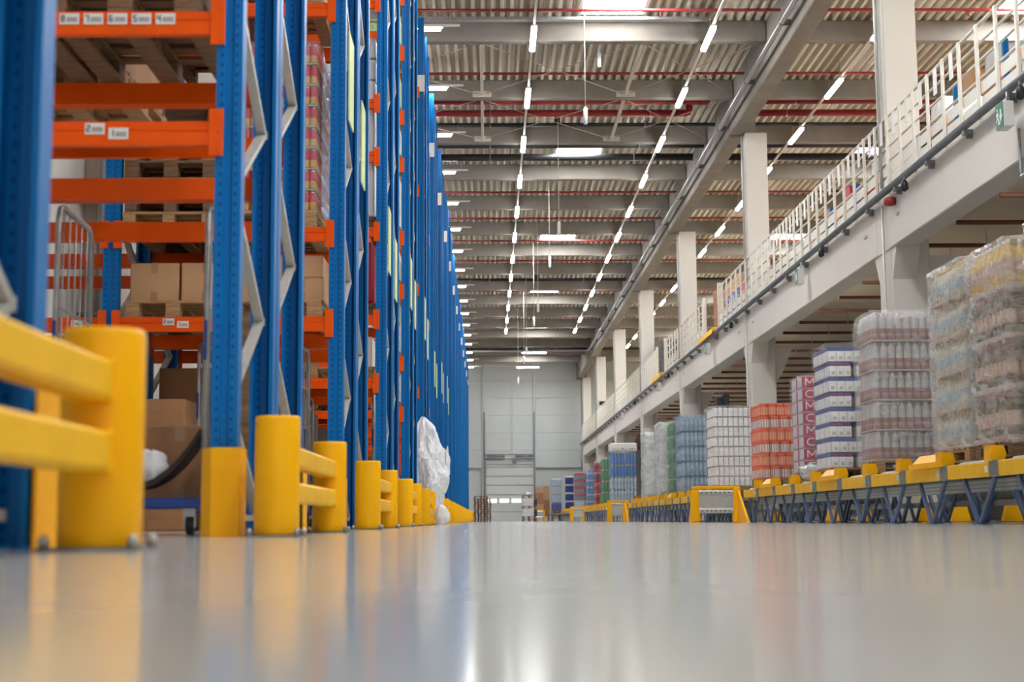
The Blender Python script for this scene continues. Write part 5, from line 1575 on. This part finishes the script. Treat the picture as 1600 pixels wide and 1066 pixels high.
# ------------------------------------------------------------------ what stands on the mezzanine
MZ = 5.08
def mezz_lane(x, y0, n, label):
    t = thing('flow_lane_rack', label, 'flow rack', (x, y0, MZ))
    for i in range(n):
        y = i * 1.3
        put('front_beam', once('ml_beam', lambda: MB().box(0, 0.04, 0.36, 0.06, 1.26, 0.5, c=0.006).mesh('front_beam', 'yellow2')), t, (0, y, 0))
        put('pallet_stop', once('ml_stop', lambda: MB().prism([(0, 0.5), (0.26, 0.5), (0.22, 0.72), (0.04, 0.72)], 'x', -0.02, 0.0).mesh('pallet_stop', 'yellow')), t, (0, y, 0))
        put('leg', once('ml_leg', lambda: MB().box(0.02, 0, 0, 0.08, 0.06, 0.5).mesh('leg', 'navy')), t, (0, y, 0))
        put('roller_channel', once('ml_ch', lambda: MB().box(0.06, 0.1, 0.42, 2.4, 0.16, 0.5).box(0.06, 1.1, 0.42, 2.4, 1.16, 0.5).box(2.3, 0.1, 0, 2.36, 0.16, 0.42).box(2.3, 1.1, 0, 2.36, 1.16, 0.42).mesh('roller_channel', 'galv_dark')), t, (0, y, 0))
mezz_lane(7.0, 39.6, 5, 'yellow fronted flow lanes on the mezzanine, behind the nearer yellow sill')
mezz_lane(7.0, 53.6, 6, 'yellow fronted flow lanes on the mezzanine, behind the farther yellow sill')
z0 = MZ + 0.504
red_me = carton_mesh(0.5, 0.5, 0.5, 'carton_red', False)
for i, (y, z, m, l) in enumerate(((39.9, 0, 'carton_red', 'red carton on the mezzanine lanes, lower'), (39.9, .51, 'label', 'white carton with red neighbour on the mezzanine lanes'), (40.5, 0, 'carton_red', 'red carton on the mezzanine lanes behind the lower red one'), (40.5, .51, 'carton_red', 'red carton on the mezzanine lanes, upper'))):
    tag(put('carton', carton_mesh(0.55, 0.55, 0.5, m, False), None, (7.4, y, z0 + z)), l, 'box')
for j in range(4):
    for q in range(2):
        o = put('carton', once('bluecarton', lambda: MB().box(-0.3, -0.3, 0, 0.3, 0.3, 0.47, 0, c=0.01).prism([(-0.22, 0.05), (-0.12, 0.05), (0.2, 0.42), (0.1, 0.42)], 'x', -0.305, -0.299, 1).prism([(-0.22, 0.05), (-0.12, 0.05), (0.2, 0.42), (0.1, 0.42)], 'y', -0.305, -0.299, 1).mesh('carton', ['carton_blue', 'label'])), None, (7.4, 41.2 + j * 0.64, z0 + q * 0.48))
        tag(o, 'dark blue carton with white stripe on the mezzanine, %s row, %s from the right' % (['lower', 'upper'][q], ORD[j]), 'box', 'blue striped cartons on the mezzanine')
for j in range(4):
    carton(7.4, 41.2 + j * 0.64, z0 + 0.965, 0.6, 0.6, 0.42, 'brown box on top of the blue cartons on the mezzanine, %s from the right' % ORD[j], 'card')
pallet(7.5, 44.75, z0, 0.9, 1.0, 'wooden pallet under the tall brown boxes on the mezzanine', 'wood_dark', 0, False)
for q in range(3):
    carton(7.45, 44.7, z0 + 0.147 + q * 0.43, 0.85, 0.9, 0.42, 'tall stack brown box beside the mezzanine gate, %s from bottom' % ORD[q], 'card2')
# black wrapped load
t = thing('pallet_load', 'black film wrapped load on the mezzanine beside the farther yellow sill', 'pallet load', (7.3, 58.6, z0))
put('pallet', pallet_joined(0.9, 1.0, 'wood_dark'), t)
for q in range(4):
    put('black_pack', once('blk', lambda: MB().box(-0.42, -0.46, 0, 0.42, 0.46, 0.36, c=0.05).mesh('black_pack', 'rubber')), t, (0.02 * (q % 2), 0, 0.146 + q * 0.37))
put('stretch_film', film_shell(0.9, 0.98, 0.14, 1.64, 171, 'film_light', 0.04), t)
for i, y in enumerate((54.2, 55.5, 56.8)):
    carton(7.5, y, z0, 0.7, 0.8, 0.4 + 0.12 * (i % 2), 'low box on the mezzanine lanes right of the black load, %s from right' % ORD[i], 'card' if i != 1 else 'yellow_goods')
# racking on the mezzanine: uprights and orange beams running away from the camera
def mezz_rack(x, ys, levels, label, top):
    t = thing('pallet_rack', label, 'pallet rack', (x, ys[0], MZ))
    upm = once(('mzu', top), lambda: MB().box(-0.05, -0.05, 0, 0.05, 0.05, top, c=0.008).mesh('upright', 'blue'))
    for y in ys:
        for dx in (0, 1.0):
            put('upright', upm, t, (dx, y - ys[0], 0))
        for q in range(int(top / 0.8)):
            put('brace', once('mzb', lambda: MB().bar((0.05, 0, 0.1), (0.95, 0, 0.8), 0.03, 0.04, up=(0, 1, 0)).mesh('brace', 'bracing')), t, (0, y - ys[0], q * 0.8))
    for a, b in zip(ys, ys[1:]):
        for z in levels:
            for dx in (-0.06, 1.06):
                put('beam', once(('mzbeam', round(b - a, 2)), lambda: MB().box(-0.025, 0.05, -0.06, 0.025, b - a - 0.05, 0.06).mesh('beam', 'orange')), t, (dx, a - ys[0], z))
ys = [22.6, 25.4, 28.2, 31.0]
mezz_rack(9.3, ys, (2.0, 2.95), 'blue and orange rack on the mezzanine right of the first white column', 3.5)
mezz_rack(9.3, [33.2, 36.0, 38.8], (2.0, 2.9), 'blue and orange rack on the mezzanine behind the second white column', 3.3)
for i, (y, lv) in enumerate(((24.0, 2.95), (26.2, 2.95), (27.4, 2.95), (29.6, 2.95), (30.4, 2.0), (34.4, 2.9), (37.0, 2.9), (38.0, 2.0))):
    pallet(9.8, y, MZ + lv + 0.065, 1.1, 0.8, 'wooden pallet on the mezzanine racking, %s from right' % ORD[i], 'wood', 0, False, 'pallets on the mezzanine racking')
    if i in (0, 1, 3, 5):
        tag(put('wrapped_bundle', once('mzbun', lambda: film_shell(0.9, 0.7, 0, 0.4, 181, 'bag', 0.05, nz=6).copy()), None, (9.8, y, MZ + lv + 0.225)), 'white wrapped bundle on the mezzanine racking, %s from right' % ORD[i], 'bundle')
    else:
        for q in range(2):
            carton(9.5 + q * 0.5, y, MZ + lv + 0.21, 0.46, 0.6, 0.32, 'brown box on the mezzanine racking pallet %s from right, %s' % (ORD[i], ['front', 'back'][q]), 'card' if i != 6 else 'carton_red')
# small things by the far columns
tag(put('notice_board', MB().box(0, 0, 0, 0.34, 0.03, 0.22, c=0.004).mesh('notice_board', 'rubber'), None, (6.36, 83.60, 6.55)), 'small dark notice plate on a far white column', 'sign')
tag(put('plant_tub', crumple('plant_tub', (0, 0, 0.3), (0.28, 0.28, 0.32), 29.0, 'green_sign', 0.3), None, (6.9, 92.5, MZ)), 'dark green bundle on the mezzanine near the end wall', 'bundle')

# labels of the setting
for n, l in {'floor': 'glossy pale grey polished concrete floor', 'wall_left': 'pale painted wall behind the racks on the left', 'wall_right': 'pale wall far beyond the mezzanine',
             'wall_far': 'grey panelled end wall with the dock door', 'door_1': 'pale sectional dock door with a row of bright windows', 'ceiling': 'beige ribbed steel roof deck on concrete beams',
             'mezzanine_slab': 'white concrete mezzanine running along the right side', 'trim_1': 'vertical trim on the end wall left of the dock door', 'trim_2': 'vertical trim on the end wall above the dock door',
             'trim_3': 'vertical trim on the end wall right of the dock door'}.items():
    bpy.data.objects[n]['label'] = l
for o in bpy.data.objects:
    if o.name.startswith('column') and o.parent is None and 'label' not in o:
        o['label'] = 'white concrete column outside the view beside the camera'
